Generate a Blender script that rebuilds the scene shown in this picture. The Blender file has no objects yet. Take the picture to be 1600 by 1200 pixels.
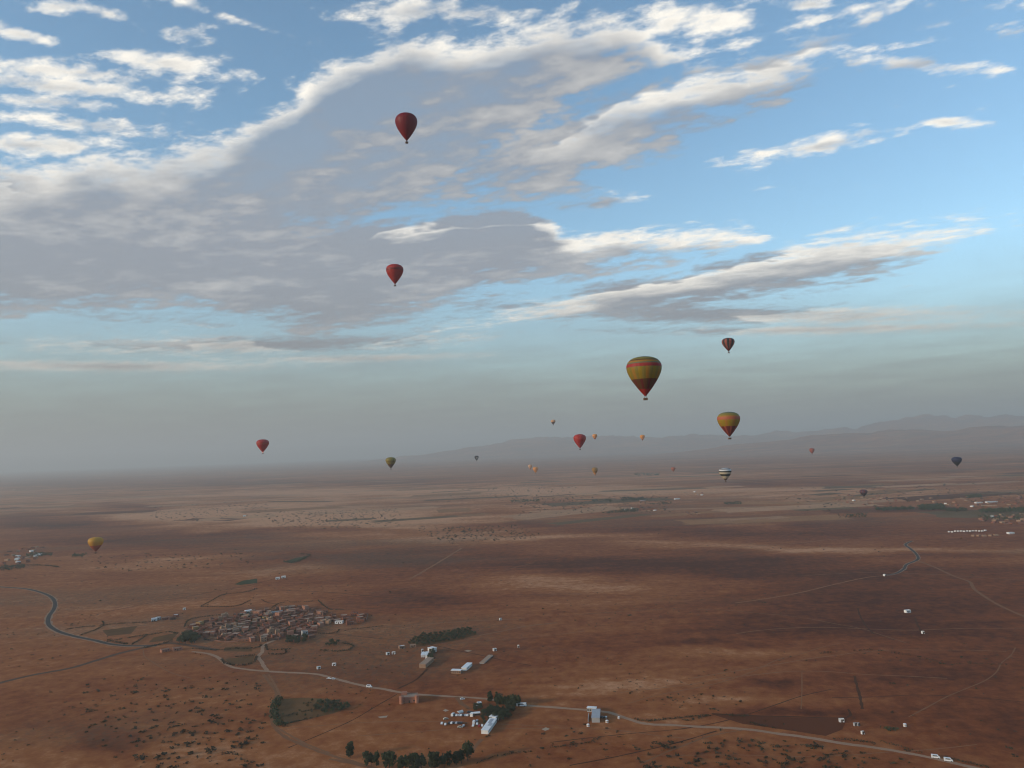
import bpy, bmesh, math, random
import numpy as np
from mathutils import Vector, Matrix

R = math.radians
random.seed(7)
rng = np.random.default_rng(7)
sc = bpy.context.scene
col = sc.collection

# ------------------------------------------------------------------ camera
CAM_H = 225.0
PITCH, ROLL = 4.86, -2.1
cam_d = bpy.data.cameras.new("camera")
cam_d.sensor_width = 36.0
cam_d.lens = 27.0
cam_d.clip_start = 1.0
cam_d.clip_end = 200000.0
cam = bpy.data.objects.new("camera", cam_d)
col.objects.link(cam)
CAM_M = Matrix.Rotation(R(90 + PITCH), 3, 'X') @ Matrix.Rotation(R(ROLL), 3, 'Z')
cam.matrix_world = Matrix.Translation((0, 0, CAM_H)) @ CAM_M.to_4x4()
sc.camera = cam

def ray(px, py):
    """direction of a pixel of the 1600x1200 photograph"""
    return (CAM_M @ Vector(((px - 800) / 1200.0, (600 - py) / 1200.0, -1.0))).normalized()

def G(px, py, z=0.0):
    """the ground point seen at a pixel"""
    d = ray(px, py)
    t = (CAM_H - z) / max(-d.z, 1e-4)
    return Vector((d.x * t, d.y * t, z))

def azel(px, py):
    d = ray(px, py)
    return math.degrees(math.atan2(d.x, d.y)), math.degrees(math.asin(d.z))

# ------------------------------------------------------------------ world: sky with a broken cloud deck
SUN_EL, SUN_AZ = 14.0, -112.0        # degrees; azimuth from +Y towards +X
SKY_STRENGTH = 0.15
w = bpy.data.worlds.new("World")
sc.world = w
w.use_nodes = True
nt = w.node_tree
nt.nodes.clear()

class Net:
    def __init__(self, tree):
        self.t = tree
    def new(self, typ, **kw):
        n = self.t.nodes.new(typ)
        for k, v in kw.items():
            setattr(n, k, v)
        return n
    def put(self, sock, v):
        if isinstance(v, bpy.types.NodeSocket):
            self.t.links.new(v, sock)
        elif v is not None:
            sock.default_value = v
    def m(self, op, a, b=None, c=None, clamp=False):
        n = self.new("ShaderNodeMath", operation=op, use_clamp=clamp)
        for s, v in zip(n.inputs, (a, b, c)):
            self.put(s, v)
        return n.outputs[0]
    def v(self, op, a, b=None, scale=None):
        n = self.new("ShaderNodeVectorMath", operation=op)
        self.put(n.inputs[0], a)
        if b is not None:
            self.put(n.inputs[1], b)
        if scale is not None:
            self.put(n.inputs["Scale"], scale)
        return n.outputs["Value"] if op in ("LENGTH", "DOT_PRODUCT", "DISTANCE") else n.outputs[0]
    def xyz(self, a, b, c):
        n = self.new("ShaderNodeCombineXYZ")
        for s, v in zip(n.inputs, (a, b, c)):
            self.put(s, v)
        return n.outputs[0]
    def sep(self, a):
        n = self.new("ShaderNodeSeparateXYZ")
        self.put(n.inputs[0], a)
        return n.outputs
    def noise(self, vec, scale, detail=4, rough=0.55, dist=0.0, lac=2.0, color=False):
        n = self.new("ShaderNodeTexNoise")
        self.put(n.inputs["Vector"], vec)
        for k, v in (("Scale", scale), ("Detail", detail), ("Roughness", rough), ("Distortion", dist), ("Lacunarity", lac)):
            self.put(n.inputs[k], v)
        return n.outputs["Color"] if color else n.outputs[0]
    def ramp(self, f, lo, hi, a=0.0, b=1.0, smooth=True):
        n = self.new("ShaderNodeMapRange", interpolation_type='SMOOTHSTEP' if smooth else 'LINEAR', clamp=True)
        for s, v in zip(n.inputs, (f, lo, hi, a, b)):
            self.put(s, v)
        return n.outputs[0]
    def mix(self, f, a, b, blend='MIX'):
        n = self.new("ShaderNodeMix", data_type='RGBA', blend_type=blend)
        self.put(n.inputs[0], f)
        for s, v in ((n.inputs[6], a), (n.inputs[7], b)):
            if isinstance(v, tuple) and len(v) == 3:
                v = v + (1.0,)
            self.put(s, v)
        return n.outputs[2]
    def curve(self, f, pts):
        n = self.new("ShaderNodeFloatCurve")
        self.put(n.inputs["Value"], f)
        c = n.mapping.curves[0]
        n.mapping.extend = 'HORIZONTAL'
        while len(c.points) < len(pts):
            c.points.new(0.5, 0.5)
        for p, (x, y) in zip(c.points, pts):
            p.location = (x, y)
            p.handle_type = 'AUTO_CLAMPED'
        n.mapping.update()
        return n.outputs[0]

W = Net(nt)

def edge(pts):
    """photo pixels -> (azimuth, elevation) of a cloud edge, scaled to 0..1"""
    out = []
    for px, py in pts:
        a, e = azel(px, py)
        out.append(((a + 45) / 90.0, (e + 5) / 45.0))
    out.sort()
    return out

CLOUD_BANDS = [
    # (upper edge, lower edge, softness above, softness below)
    ([(0, 262), (130, 250), (250, 250), (330, 232), (400, 200), (450, 172), (490, 130), (560, 92), (640, 66), (720, 72), (780, 62), (850, 34), (950, 24), (1020, 40), (1080, 70)],
     [(0, 470), (300, 440), (480, 380), (560, 350), (650, 322), (730, 285), (790, 222), (850, 172), (950, 128), (1020, 92), (1080, 60)], 1.5, 2.0),
    ([(640, 300), (700, 262), (760, 222), (830, 186), (950, 150), (1080, 112), (1180, 88), (1310, 72), (1350, 90)],
     [(640, 296), (700, 318), (760, 316), (850, 306), (930, 272), (1000, 240), (1100, 197), (1200, 147), (1300, 84), (1350, 70)], 1.6, 2.2),
    ([(0, 300), (400, 338), (520, 356), (620, 356), (720, 332), (790, 328), (850, 352), (910, 372), (980, 366), (1060, 352), (1120, 350), (1180, 350), (1230, 380)],
     [(0, 492), (150, 486), (300, 478), (400, 505), (500, 522), (600, 505), (700, 472), (800, 446), (900, 432), (1000, 402), (1080, 385), (1180, 372), (1230, 360)], 0.8, 1.4),
    ([(760, 500), (880, 468), (1000, 432), (1150, 410), (1250, 384), (1350, 364), (1430, 352), (1530, 336), (1560, 352)],
     [(760, 500), (880, 500), (1000, 500), (1100, 492), (1200, 462), (1300, 440), (1400, 412), (1470, 380), (1530, 346), (1560, 335)], 1.0, 1.3),
]
CLOUD_PUFFS = [
    # centre, half length, half height (pixels), slope of the long axis, weight
    (120, 112, 140, 14, 0.05, 0.55), (110, 138, 170, 13, 0.05, 0.6), (70, 160, 110, 12, 0.05, 0.6), (230, 150, 60, 16, 0.1, 0.5), (250, 97, 75, 15, 0.1, 0.7), (300, 55, 50, 14, 0.1, 0.6),
    (370, 30, 110, 10, 0.3, 0.4), (640, 18, 110, 20, -0.1, 0.45), (760, 24, 90, 14, 0.0, 0.6), (140, 195, 140, 14, 0.1, 0.55),
    (60, 228, 90, 14, 0.0, 0.8), (1450, 103, 115, 10, 0.1, 0.6), (1290, 226, 140, 13, -0.22, 0.62), (1480, 192, 45, 9, 0.05, 0.6),
    (1205, 147, 52, 6, -0.22, 0.65), (1060, 35, 150, 28, -0.1, 0.5), (1270, 8, 90, 12, 0.0, 0.55), (430, 200, 60, 24, -0.4, 0.6),
    (150, 572, 260, 8, 0.0, 0.75), (420, 538, 260, 11, -0.03, 0.85), (1100, 492, 340, 11, 0.0, 0.95), (1250, 516, 300, 7, -0.03, 0.75), (560, 560, 200, 6, -.03, 0.6), (90, 10, 40, 10, 0, 0.6), (940, 318, 60, 8, -0.1, 0.5),
    (40, 55, 40, 9, 0.2, 0.6), (160, 20, 60, 9, 0.2, 0.4),
]

def noise2(vec, scale, detail, rough):
    n = W.new("ShaderNodeTexNoise", noise_dimensions='2D')
    W.put(n.inputs["Vector"], vec)
    for k, v in (("Scale", scale), ("Detail", detail), ("Roughness", rough)):
        n.inputs[k].default_value = v
    return W.m('SUBTRACT', n.outputs[0], 0.5)

PUFF = []
def cloud_density(d, fine):
    x, y, z = W.sep(d)
    az = W.m('MULTIPLY', W.m('ARCTAN2', x, y), 57.2958)
    el = W.m('MULTIPLY', W.m('ARCSINE', z), 57.2958)
    zz = W.m('ADD', W.m('MAXIMUM', z, 0.015), 0.045)
    # the deck seen in perspective; texture drawn out along the wind
    ca, sa = math.cos(R(-22)), math.sin(R(-22))
    u, v = W.m('DIVIDE', x, zz), W.m('DIVIDE', y, zz)
    pu = W.m('MULTIPLY', W.m('MULTIPLY_ADD', u, ca, W.m('MULTIPLY', v, sa)), 0.68)
    pv = W.m('MULTIPLY_ADD', u, -sa, W.m('MULTIPLY', v, ca))
    p = W.xyz(pu, pv, 0.0)
    n_big = noise2(p, 1.6, 2, 0.5)
    n_mid = noise2(p, 5.2, 3, 0.55)
    amp = W.ramp(el, 5.0, 24.0, 0.40, 1.0, smooth=False)
    n_mid = W.m('MULTIPLY', n_mid, amp)
    el2 = W.m('ADD', el, W.m('MULTIPLY_ADD', n_big, 2.6, W.m('MULTIPLY', n_mid, 4.2)))
    az01 = W.m('MULTIPLY_ADD', az, 1 / 90.0, 0.5)
    dens = None
    for top, bot, s1, s2 in CLOUD_BANDS:
        t = W.m('MULTIPLY_ADD', W.curve(az01, edge(top)), 45.0, -5.0)
        b = W.m('MULTIPLY_ADD', W.curve(az01, edge(bot)), 45.0, -5.0)
        qt = W.m('DIVIDE', W.m('SUBTRACT', t, el2), s1)
        qb = W.m('DIVIDE', W.m('SUBTRACT', el2, b), s2)
        q = W.m('MINIMUM', qt, qb if fine else W.m('MULTIPLY_ADD', qb, 4.0, 2.5))
        dens = q if dens is None else W.m('MAXIMUM', dens, q)
    if fine:
        puff = None
        ae = W.xyz(az, el, 1.0)
        for px, py, rx, ry, sl, wt in CLOUD_PUFFS:
            a0, e0 = azel(px, py)
            a1, e1 = azel(px + rx, py + rx * sl)
            e2 = azel(px, py - ry)[1]
            ax, ex = a1 - a0, e1 - e0
            L, H, th = math.hypot(ax, ex), e2 - e0, math.atan2(ex, ax)
            c_, s_ = math.cos(th), math.sin(th)
            k1 = W.v('DOT_PRODUCT', ae, (c_ / L, s_ / L, -(c_ * a0 + s_ * e0) / L))
            k2 = W.v('DOT_PRODUCT', ae, (-s_ / H, c_ / H, -(-s_ * a0 + c_ * e0) / H))
            q = W.m('MULTIPLY_ADD', W.m('SQRT', W.m('MULTIPLY_ADD', k1, k1, W.m('MULTIPLY', k2, k2))), -0.75, wt)
            puff = q if puff is None else W.m('MAXIMUM', puff, q)
        PUFF.append(puff)
    dens = W.m('MAXIMUM', dens, PUFF[0] if fine else W.m('ADD', PUFF[0], -0.5))
    dens = W.m('MAXIMUM', dens, W.m('MULTIPLY_ADD', n_big, 1.0, -0.95))
    dens = W.m('MINIMUM', dens, 3.0)
    dens = W.m('MULTIPLY_ADD', n_mid, 1.9, dens)
    if not fine:
        return dens, n_big, n_mid, None
    n_fin = W.m('MULTIPLY', noise2(p, 15.0, 5, 0.62), amp)
    dens = W.m('MULTIPLY_ADD', n_fin, 2.9, dens)
    return dens, n_big, n_mid, n_fin

tc = W.new("ShaderNodeTexCoord").outputs["Generated"]
dirn = W.v('NORMALIZE', tc)
D0, nb, nm, nf = cloud_density(dirn, True)
dirup = W.v('NORMALIZE', W.v('ADD', dirn, (-0.005, 0.0, 0.016)))
D1 = cloud_density(dirup, False)[0]
D1 = W.m('MULTIPLY_ADD', nf, 1.6, D1)
lit = W.m('SUBTRACT', 1.0, W.ramp(D1, -0.60, 1.10))
lit = W.m('ADD', lit, W.m('MULTIPLY_ADD', nm, 0.75, W.m('MULTIPLY_ADD', nb, 0.60, W.m('MULTIPLY', nf, 0.55))), clamp=True)
# thinner, more translucent cloud high up, denser towards the base of the deck
thin = W.ramp(W.m('MULTIPLY_ADD', nm, 1.6, W.m('MULTIPLY_ADD', nb, 1.2, W.m('MULTIPLY', nf, 0.9))), -0.30, 0.30, 0.55, 0.98)
high = W.ramp(W.sep(dirn)[2], 0.24, 0.40)
opac = W.m('MULTIPLY_ADD', W.m('MULTIPLY', high, W.m('SUBTRACT', 1.0, lit)), W.m('SUBTRACT', thin, 0.95), 0.95)
alpha = W.m('MULTIPLY', W.ramp(D0, -0.45, 0.75), opac)

sky = W.new("ShaderNodeTexSky", sky_type='NISHITA')
sky.sun_disc = False
sky.sun_elevation = R(SUN_EL)
sky.sun_rotation = R(SUN_AZ)
sky.altitude = 500
sky.air_density = 1.0
sky.dust_density = 0.6
sky.ozone_density = 1.0
cloud_c = W.mix(lit, (1.52, 1.64, 1.86), (5.4, 5.1, 4.55))
sky_c = W.mix(1.0, sky.outputs[0], (0.87, 1.02, 1.04), 'MULTIPLY')
final = W.mix(alpha, sky_c, cloud_c)
# a grey bank of haze painted into the sky colour, all round the horizon
el0 = W.m('MULTIPLY', W.m('ARCSINE', W.sep(dirn)[2]), 57.2958)
bank = W.ramp(W.m('MULTIPLY_ADD', nb, 2.5, W.m('MULTIPLY_ADD', nm, 2.0, el0)), 14.5, 1.0)
final = W.mix(W.m('MULTIPLY', bank, 0.93), final, (1.06, 1.07, 1.09))
bg = W.new("ShaderNodeBackground")
W.put(bg.inputs[0], final)
bg.inputs[1].default_value = SKY_STRENGTH
out = W.new("ShaderNodeOutputWorld")
nt.links.new(bg.outputs[0], out.inputs[0])
w.cycles.sampling_method = 'MANUAL'
w.cycles.sample_map_resolution = 512

# ------------------------------------------------------------------ sun
sun_d = bpy.data.lights.new("sun", 'SUN')
sun_d.energy = 2.0
sun_d.angle = R(3.0)
sun_d.color = (1.0, 0.80, 0.60)
sun = bpy.data.objects.new("sun", sun_d)
col.objects.link(sun)
sdir = Vector((math.sin(R(SUN_AZ)) * math.cos(R(SUN_EL)), math.cos(R(SUN_AZ)) * math.cos(R(SUN_EL)), math.sin(R(SUN_EL))))
sun.rotation_euler = sdir.to_track_quat('Z', 'Y').to_euler()

# ------------------------------------------------------------------ exposure and render
sc.view_settings.view_transform = 'Standard'
sc.view_settings.look = 'None'
sc.view_settings.exposure = 0.52
sc.view_settings.gamma = 1.0
sc.view_settings.use_curve_mapping = False
sc.render.engine = 'CYCLES'
sc.cycles.use_denoising = True
sc.cycles.filter_width = 1.1
sc.cycles.max_bounces = 5
sc.cycles.diffuse_bounces = 1
sc.cycles.transparent_max_bounces = 8
sc.cycles.volume_bounces = 0
sc.cycles.caustics_reflective = False
sc.cycles.caustics_refractive = False
sc.cycles.use_adaptive_sampling = True
sc.cycles.adaptive_threshold = 0.015
sc.cycles.adaptive_min_samples = 12

# ================================================================== helpers
def link(o, parent=None):
    col.objects.link(o)
    if parent is not None:
        o.parent = parent
    return o

def mesh_obj(name, verts, faces, mats, parent=None, fmat=None, smooth=False):
    me = bpy.data.meshes.new(name)
    me.from_pydata([tuple(v) for v in verts], [], faces)
    for m in (mats if isinstance(mats, (list, tuple)) else [mats]):
        me.materials.append(m)
    if fmat is not None:
        me.polygons.foreach_set("material_index", fmat)
    if smooth:
        me.polygons.foreach_set("use_smooth", [True] * len(me.polygons))
    me.update()
    return link(bpy.data.objects.new(name, me), parent)

def empty(name, loc=(0, 0, 0), rz=0.0):
    o = bpy.data.objects.new(name, None)
    o.empty_display_size = 1.0
    o.location = loc
    o.rotation_euler = (0, 0, rz)
    return link(o)

def tag(o, label=None, cat=None, group=None, kind=None):
    for k, v in (("label", label), ("category", cat), ("group", group), ("kind", kind)):
        if v:
            o[k] = v
    return o

def copy_tree(o, parent=None):
    c = o.copy()
    for k in ("label", "group"):
        if parent is None and k in c:
            del c[k]
    link(c, parent)
    for ch in o.children:
        copy_tree(ch, c)
    return c

class MB:
    """collects simple solids into one mesh"""
    def __init__(self):
        self.v, self.f, self.m = [], [], []
    def add(self, vs, fs, mi=0):
        n = len(self.v)
        self.v += [tuple(p) for p in vs]
        self.f += [tuple(i + n for i in f) for f in fs]
        self.m += [mi] * len(fs)
    def box(self, x0, x1, y0, y1, z0, z1, mi=0, taper=0.0):
        t = taper
        vs = [(x0, y0, z0), (x1, y0, z0), (x1, y1, z0), (x0, y1, z0), (x0 + t, y0 + t, z1), (x1 - t, y0 + t, z1), (x1 - t, y1 - t, z1), (x0 + t, y1 - t, z1)]
        self.add(vs, [(3, 2, 1, 0), (4, 5, 6, 7), (0, 1, 5, 4), (1, 2, 6, 5), (2, 3, 7, 6), (3, 0, 4, 7)], mi)
    def tube(self, p, q, r0, r1=None, n=8, mi=0, caps=True):
        r1 = r0 if r1 is None else r1
        p, q = Vector(p), Vector(q)
        d = (q - p).normalized()
        a = d.orthogonal().normalized()
        b = d.cross(a)
        vs = []
        for c, r in ((p, r0), (q, r1)):
            for i in range(n):
                t = 2 * math.pi * i / n
                vs.append(c + a * (r * math.cos(t)) + b * (r * math.sin(t)))
        fs = [(i, (i + 1) % n, n + (i + 1) % n, n + i) for i in range(n)]
        if caps:
            fs += [tuple(range(n))[::-1], tuple(range(n, 2 * n))]
        self.add(vs, fs, mi)
    def lathe(self, prof, n=16, mi=0, center=(0, 0, 0)):
        vs, fs = [], []
        for r, z in prof:
            for i in range(n):
                t = 2 * math.pi * i / n
                vs.append((center[0] + r * math.cos(t), center[1] + r * math.sin(t), center[2] + z))
        for k in range(len(prof) - 1):
            for i in range(n):
                j = (i + 1) % n
                fs.append((k * n + i, k * n + j, (k + 1) * n + j, (k + 1) * n + i))
        self.add(vs, fs, mi)
    def obj(self, name, mats, parent=None, smooth=False):
        return mesh_obj(name, self.v, self.f, mats, parent, self.m, smooth)

def material(name, rgb, rough=0.85, var=0.0, scale=1.0, metallic=0.0, trans=0.0, spec=0.3):
    m = bpy.data.materials.new(name)
    m.use_nodes = True
    n = Net(m.node_tree)
    bs = m.node_tree.nodes["Principled BSDF"]
    bs.inputs["Roughness"].default_value = rough
    bs.inputs["Metallic"].default_value = metallic
    bs.inputs["Specular IOR Level"].default_value = spec
    c = rgb + (1.0,)
    if var > 0:
        tcn = n.new("ShaderNodeTexCoord").outputs["Object"]
        oi = n.new("ShaderNodeObjectInfo").outputs["Random"]
        nz = n.noise(n.v('ADD', tcn, n.xyz(n.m('MULTIPLY', oi, 97.0), oi, oi)), scale, 4, 0.6)
        k = n.m('ADD', n.m('MULTIPLY', n.m('SUBTRACT', nz, 0.5), var * 2.2), n.m('MULTIPLY_ADD', n.m('SUBTRACT', oi, 0.5), var * 0.9, 1.0))
        c = n.v('SCALE', tuple(rgb), scale=k)
    n.put(bs.inputs["Base Color"], c)
    if trans > 0:
        tr = n.new("ShaderNodeBsdfTranslucent")
        n.put(tr.inputs[0], c)
        mx = n.new("ShaderNodeMixShader")
        mx.inputs[0].default_value = trans
        o = m.node_tree.nodes["Material Output"]
        m.node_tree.links.new(bs.outputs[0], mx.inputs[1])
        m.node_tree.links.new(tr.outputs[0], mx.inputs[2])
        m.node_tree.links.new(mx.outputs[0], o.inputs[0])
    return m

# ================================================================== ground
def vnoise(x, y, seed):
    """value noise, numpy"""
    xi, yi = np.floor(x).astype(np.int64), np.floor(y).astype(np.int64)
    fx, fy = x - xi, y - yi
    fx, fy = fx * fx * (3 - 2 * fx), fy * fy * (3 - 2 * fy)
    def h(a, b):
        n = (a * 374761393 + b * 668265263 + seed * 1442695041) & 0x7fffffff
        n = ((n ^ (n >> 13)) * 1274126177) & 0x7fffffff
        return ((n ^ (n >> 16)) & 0xffff) / 65535.0
    return (h(xi, yi) * (1 - fx) + h(xi + 1, yi) * fx) * (1 - fy) + (h(xi, yi + 1) * (1 - fx) + h(xi + 1, yi + 1) * fx) * fy

def fbm(x, y, seed, octv=5, gain=0.5):
    s, a, t = 0.0, 1.0, 0.0
    for i in range(octv):
        s = s + a * vnoise(x, y, seed + i * 17)
        t += a
        a *= gain
        x, y = x * 2.03 + 11.3, y * 2.03 + 5.7
    return s / t

CM = np.array(CAM_M)
def to_px(P):
    """world points -> photograph pixels"""
    c = (P - np.array([0, 0, CAM_H])) @ CM
    z = np.maximum(-c[:, 2], 1e-3)
    return 800 + 1200 * c[:, 0] / z, 600 - 1200 * c[:, 1] / z, -c[:, 2] > 1.0

def hill_height(x, y):
    """far ridges: a long low one ahead, a higher one to the right"""
    r = np.hypot(x, y)
    az = np.degrees(np.arctan2(x, y))
    n = fbm(x / 1500.0, y / 1500.0, 3, 5, 0.55)
    rough = fbm(x / 420.0, y / 420.0, 9, 4, 0.55)
    def ridge(rc, rw, pts):
        a = np.interp(az, [p[0] for p in pts], [p[1] for p in pts])
        return a * np.exp(-((r - rc - 900 * (n - 0.5)) / rw) ** 2)
    # heights in metres along azimuth (degrees)
    h = ridge(23500, 1800, [(-12, 0), (-6, 250), (0, 560), (2.5, 650), (4, 610), (6, 580), (9, 560), (13, 520), (18, 400), (24, 200), (30, 0)])
    h = np.maximum(h, ridge(24500, 1700, [(8, 0), (13, 300), (18, 470), (22, 600), (25, 740), (27, 820), (29, 760), (32, 690), (36, 660), (60, 720), (90, 0)]))
    h = np.maximum(h, ridge(16000, 1500, [(10, 0), (16, 180), (22, 300), (28, 340), (33, 350), (40, 350), (60, 350), (90, 0)]))
    return h * (0.62 + 0.50 * n + 0.42 * (rough - 0.5))

GROUND_PATCHES = [  # ground tone patches: px, py, half width, half height, how pale (+) or dark red (-)
    (300, 805, 260, 13, .8), (600, 812, 250, 18, .7), (250, 880, 250, 11, .75), (60, 905, 110, 12, .3),
    (720, 837, 150, 9, .8), (900, 838, 150, 4, .9), (1010, 848, 90, 3.5, .8), (1330, 857, 290, 6, 1.1), (1180, 817, 60, 4, .5),
    (460, 888, 75, 7, .8), (340, 915, 160, 22, .35), (880, 912, 190, 9, 1.0), (905, 936, 130, 8, .5), (1080, 926, 120, 6, .5),
    (1020, 985, 160, 8, .4), (1200, 1030, 150, 7, .5), (950, 1075, 140, 12, .7), (1130, 1104, 80, 7, .6), (300, 1045, 200, 14, .3),
    (1000, 765, 300, 5, .4), (650, 770, 300, 5, .5), (1250, 778, 200, 5, .6), (1050, 800, 160, 4, .5), (1400, 770, 150, 6, .35), (120, 940, 90, 20, .25),
    (200, 793, 70, 7, -1.0), (90, 817, 110, 13, -1.1), (230, 845, 190, 13, -.8), (480, 832, 220, 6, -.8), (800, 823, 140, 4, -.7),
    (620, 868, 330, 18, -.7), (1200, 832, 380, 15, -.8), (1530, 870, 120, 6, -.4), (1200, 890, 330, 18, -.9), (1000, 880, 260, 12, -.6),
    (650, 932, 130, 20, -.9), (1370, 940, 260, 36, -.8), (1230, 985, 220, 18, -.7), (1110, 1015, 130, 7, -.8), (1500, 1000, 220, 60, -.6),
    (170, 1172, 60, 26, -1.0), (40, 1130, 120, 30, -.5), (1500, 1110, 220, 60, -.5), (1215, 1075, 45, 9, -.7), (1240, 1130, 130, 11, -.9),
    (480, 1165, 120, 20, -.2), (800, 1180, 200, 20, -.3), (700, 1075, 160, 20, -.25), (900, 1000, 250, 30, -.3), (200, 755, 260, 8, -.4), (500, 755, 200, 6, -.4),
    (800, 778, 1400, 26, .35), (1300, 757, 200, 6, -.5), (800, 800, 200, 4, -.5), (1150, 795, 220, 5, -.5),
]

def patch_tone(px, py, X, Y):
    s = np.zeros_like(px)
    wx = px + 90 * (fbm(X / 260.0, Y / 260.0, 31, 4) - 0.5) * np.clip((py - 690) / 250.0, 0.1, 1.5)
    wy = py + 50 * (fbm(X / 200.0, Y / 200.0, 47, 4) - 0.5) * np.clip((py - 700) / 300.0, 0.03, 1.2)
    for cx, cy, rx, ry, a in GROUND_PATCHES:
        d2 = ((wx - cx) / rx) ** 2 + ((wy - cy) / ry) ** 2
        s += a * np.exp(-np.minimum(d2, 30) ** 1.3)
    return s

def build_ground():
    front = np.radians(np.linspace(-42, 42, 620))
    rest = np.radians(np.linspace(42, 318, 70))[1:-1]
    az = np.concatenate([front, rest])
    # rows evenly spread over the picture, then far rings
    dep = np.concatenate([np.linspace(60, 25, 12)[:-1], np.linspace(25, 1.6, 330), np.linspace(1.6, 0.3, 120)[1:]])
    rad = CAM_H / np.tan(np.radians(dep))
    A, Rr = np.meshgrid(az, rad)
    X, Y = Rr * np.sin(A), Rr * np.cos(A)
    Z = np.where(Rr > 5000, hill_height(X, Y), 0.0)
    Z = Z * np.clip((Rr - 5500) / 2000, 0, 1)
    P = np.stack([X.ravel(), Y.ravel(), Z.ravel()], 1)
    nr, na = Rr.shape
    idx = np.arange(nr * na).reshape(nr, na)
    nxt = np.roll(idx, -1, axis=1)
    F = np.stack([idx[:-1].ravel(), idx[1:].ravel(), nxt[1:].ravel(), nxt[:-1].ravel()], 1)
    centre = len(P)
    P = np.vstack([P, [[0, 0, 0]]])
    me = bpy.data.meshes.new("ground")
    nq = len(F)
    tri = np.stack([np.full(na, centre), idx[0], nxt[0]], 1)
    me.vertices.add(len(P))
    me.vertices.foreach_set("co", P.astype(np.float32).ravel())
    me.loops.add(nq * 4 + na * 3)
    me.loops.foreach_set("vertex_index", np.concatenate([F.ravel(), tri.ravel()]).astype(np.int32))
    me.polygons.add(nq + na)
    me.polygons.foreach_set("loop_start", np.concatenate([np.arange(nq) * 4, nq * 4 + np.arange(na) * 3]).astype(np.int32))
    me.update(calc_edges=True)
    me.polygons.foreach_set("use_smooth", np.ones(nq + na, dtype=bool))
    px, py, ok = to_px(P * np.array([1, 1, 0]))
    s = np.where(ok, patch_tone(px, py, P[:, 0], P[:, 1]), 0.0)
    at = me.attributes.new("ground_tone", 'FLOAT', 'POINT')
    at.data.foreach_set("value", s.astype(np.float32))
    me.update()
    return me

def ground_material():
    m = bpy.data.materials.new("red_plain_soil")
    m.use_nodes = True
    n = Net(m.node_tree)
    bs = m.node_tree.nodes["Principled BSDF"]
    bs.inputs["Roughness"].default_value = 0.95
    bs.inputs["Specular IOR Level"].default_value = 0.1
    pos = n.new("ShaderNodeNewGeometry").outputs["Position"]
    ground_tone = n.new("ShaderNodeAttribute", attribute_name="ground_tone").outputs["Fac"]
    def nz(vec, scale, detail, rough, dist=0.0):
        k = n.new("ShaderNodeTexNoise", noise_dimensions='2D')
        n.put(k.inputs["Vector"], vec)
        for key, val in (("Scale", scale), ("Detail", detail), ("Roughness", rough), ("Distortion", dist)):
            k.inputs[key].default_value = val
        return n.m('SUBTRACT', k.outputs[0], 0.5)
    wide = n.v('MULTIPLY', pos, (0.5, 1.0, 0.0))
    big = nz(wide, 0.0011, 4, 0.55, 0.6)                                     # fields, about a kilometre
    mid = nz(wide, 0.009, 4, 0.6)                                            # patches, a hundred metres
    fin = nz(pos, 0.07, 5, 0.72)                                             # clods and tufts, ten metres
    rills = nz(n.v('MULTIPLY', pos, (0.2, 1.0, 0.0)), 0.035, 3, 0.6)
    t = n.m('MULTIPLY_ADD', big, 1.0, n.m('MULTIPLY', ground_tone, 0.80))
    t = n.m('MULTIPLY_ADD', nz(n.v('MULTIPLY', pos, (0.16, 1.0, 0.0)), 0.0042, 4, 0.62), 1.1, t)
    t = n.m('MULTIPLY_ADD', mid, 1.0, t)
    t = n.m('MULTIPLY_ADD', rills, 0.55, t)
    t = n.m('MULTIPLY_ADD', fin, 1.7, t)
    # beyond an uneven line the ground colour turns paler, with stronger contrast
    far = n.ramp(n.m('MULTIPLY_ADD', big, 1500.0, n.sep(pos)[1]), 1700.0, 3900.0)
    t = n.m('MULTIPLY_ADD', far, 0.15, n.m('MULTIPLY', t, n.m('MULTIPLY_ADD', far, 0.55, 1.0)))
    f = n.ramp(t, -1.0, 1.0, smooth=False)
    cr = n.new("ShaderNodeValToRGB")
    el = cr.color_ramp.elements
    el[0].position, el[0].color = 0.0, GROUND_C[0] + (1,)
    el[1].position, el[1].color = 1.0, GROUND_C[3] + (1,)
    for p, c in ((0.36, GROUND_C[1]), (0.66, GROUND_C[2])):
        e = el.new(p)
        e.color = c + (1,)
    n.put(cr.inputs[0], f)
    # sparse dry growth, greyer and greener, in drifts
    dry = nz(n.v('MULTIPLY', pos, (0.35, 1.0, 0.0)), 0.0026, 4, 0.6)
    drift = n.ramp(dry, 0.02, 0.18)
    tuft = n.ramp(nz(pos, 0.16, 2, 0.7), 0.0, 0.14)
    veg = n.m('MULTIPLY', drift, n.m('MULTIPLY_ADD', tuft, 0.45, 0.30))
    c = n.mix(veg, cr.outputs[0], (0.125, 0.075, 0.042))
    n.put(bs.inputs["Base Color"], c)
    return m

GROUND_C = [(0.088, 0.020, 0.006), (0.230, 0.058, 0.015), (0.350, 0.117, 0.035), (0.56, 0.262, 0.125)]
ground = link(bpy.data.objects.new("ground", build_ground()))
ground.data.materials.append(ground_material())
tag(ground, kind="structure")

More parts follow.
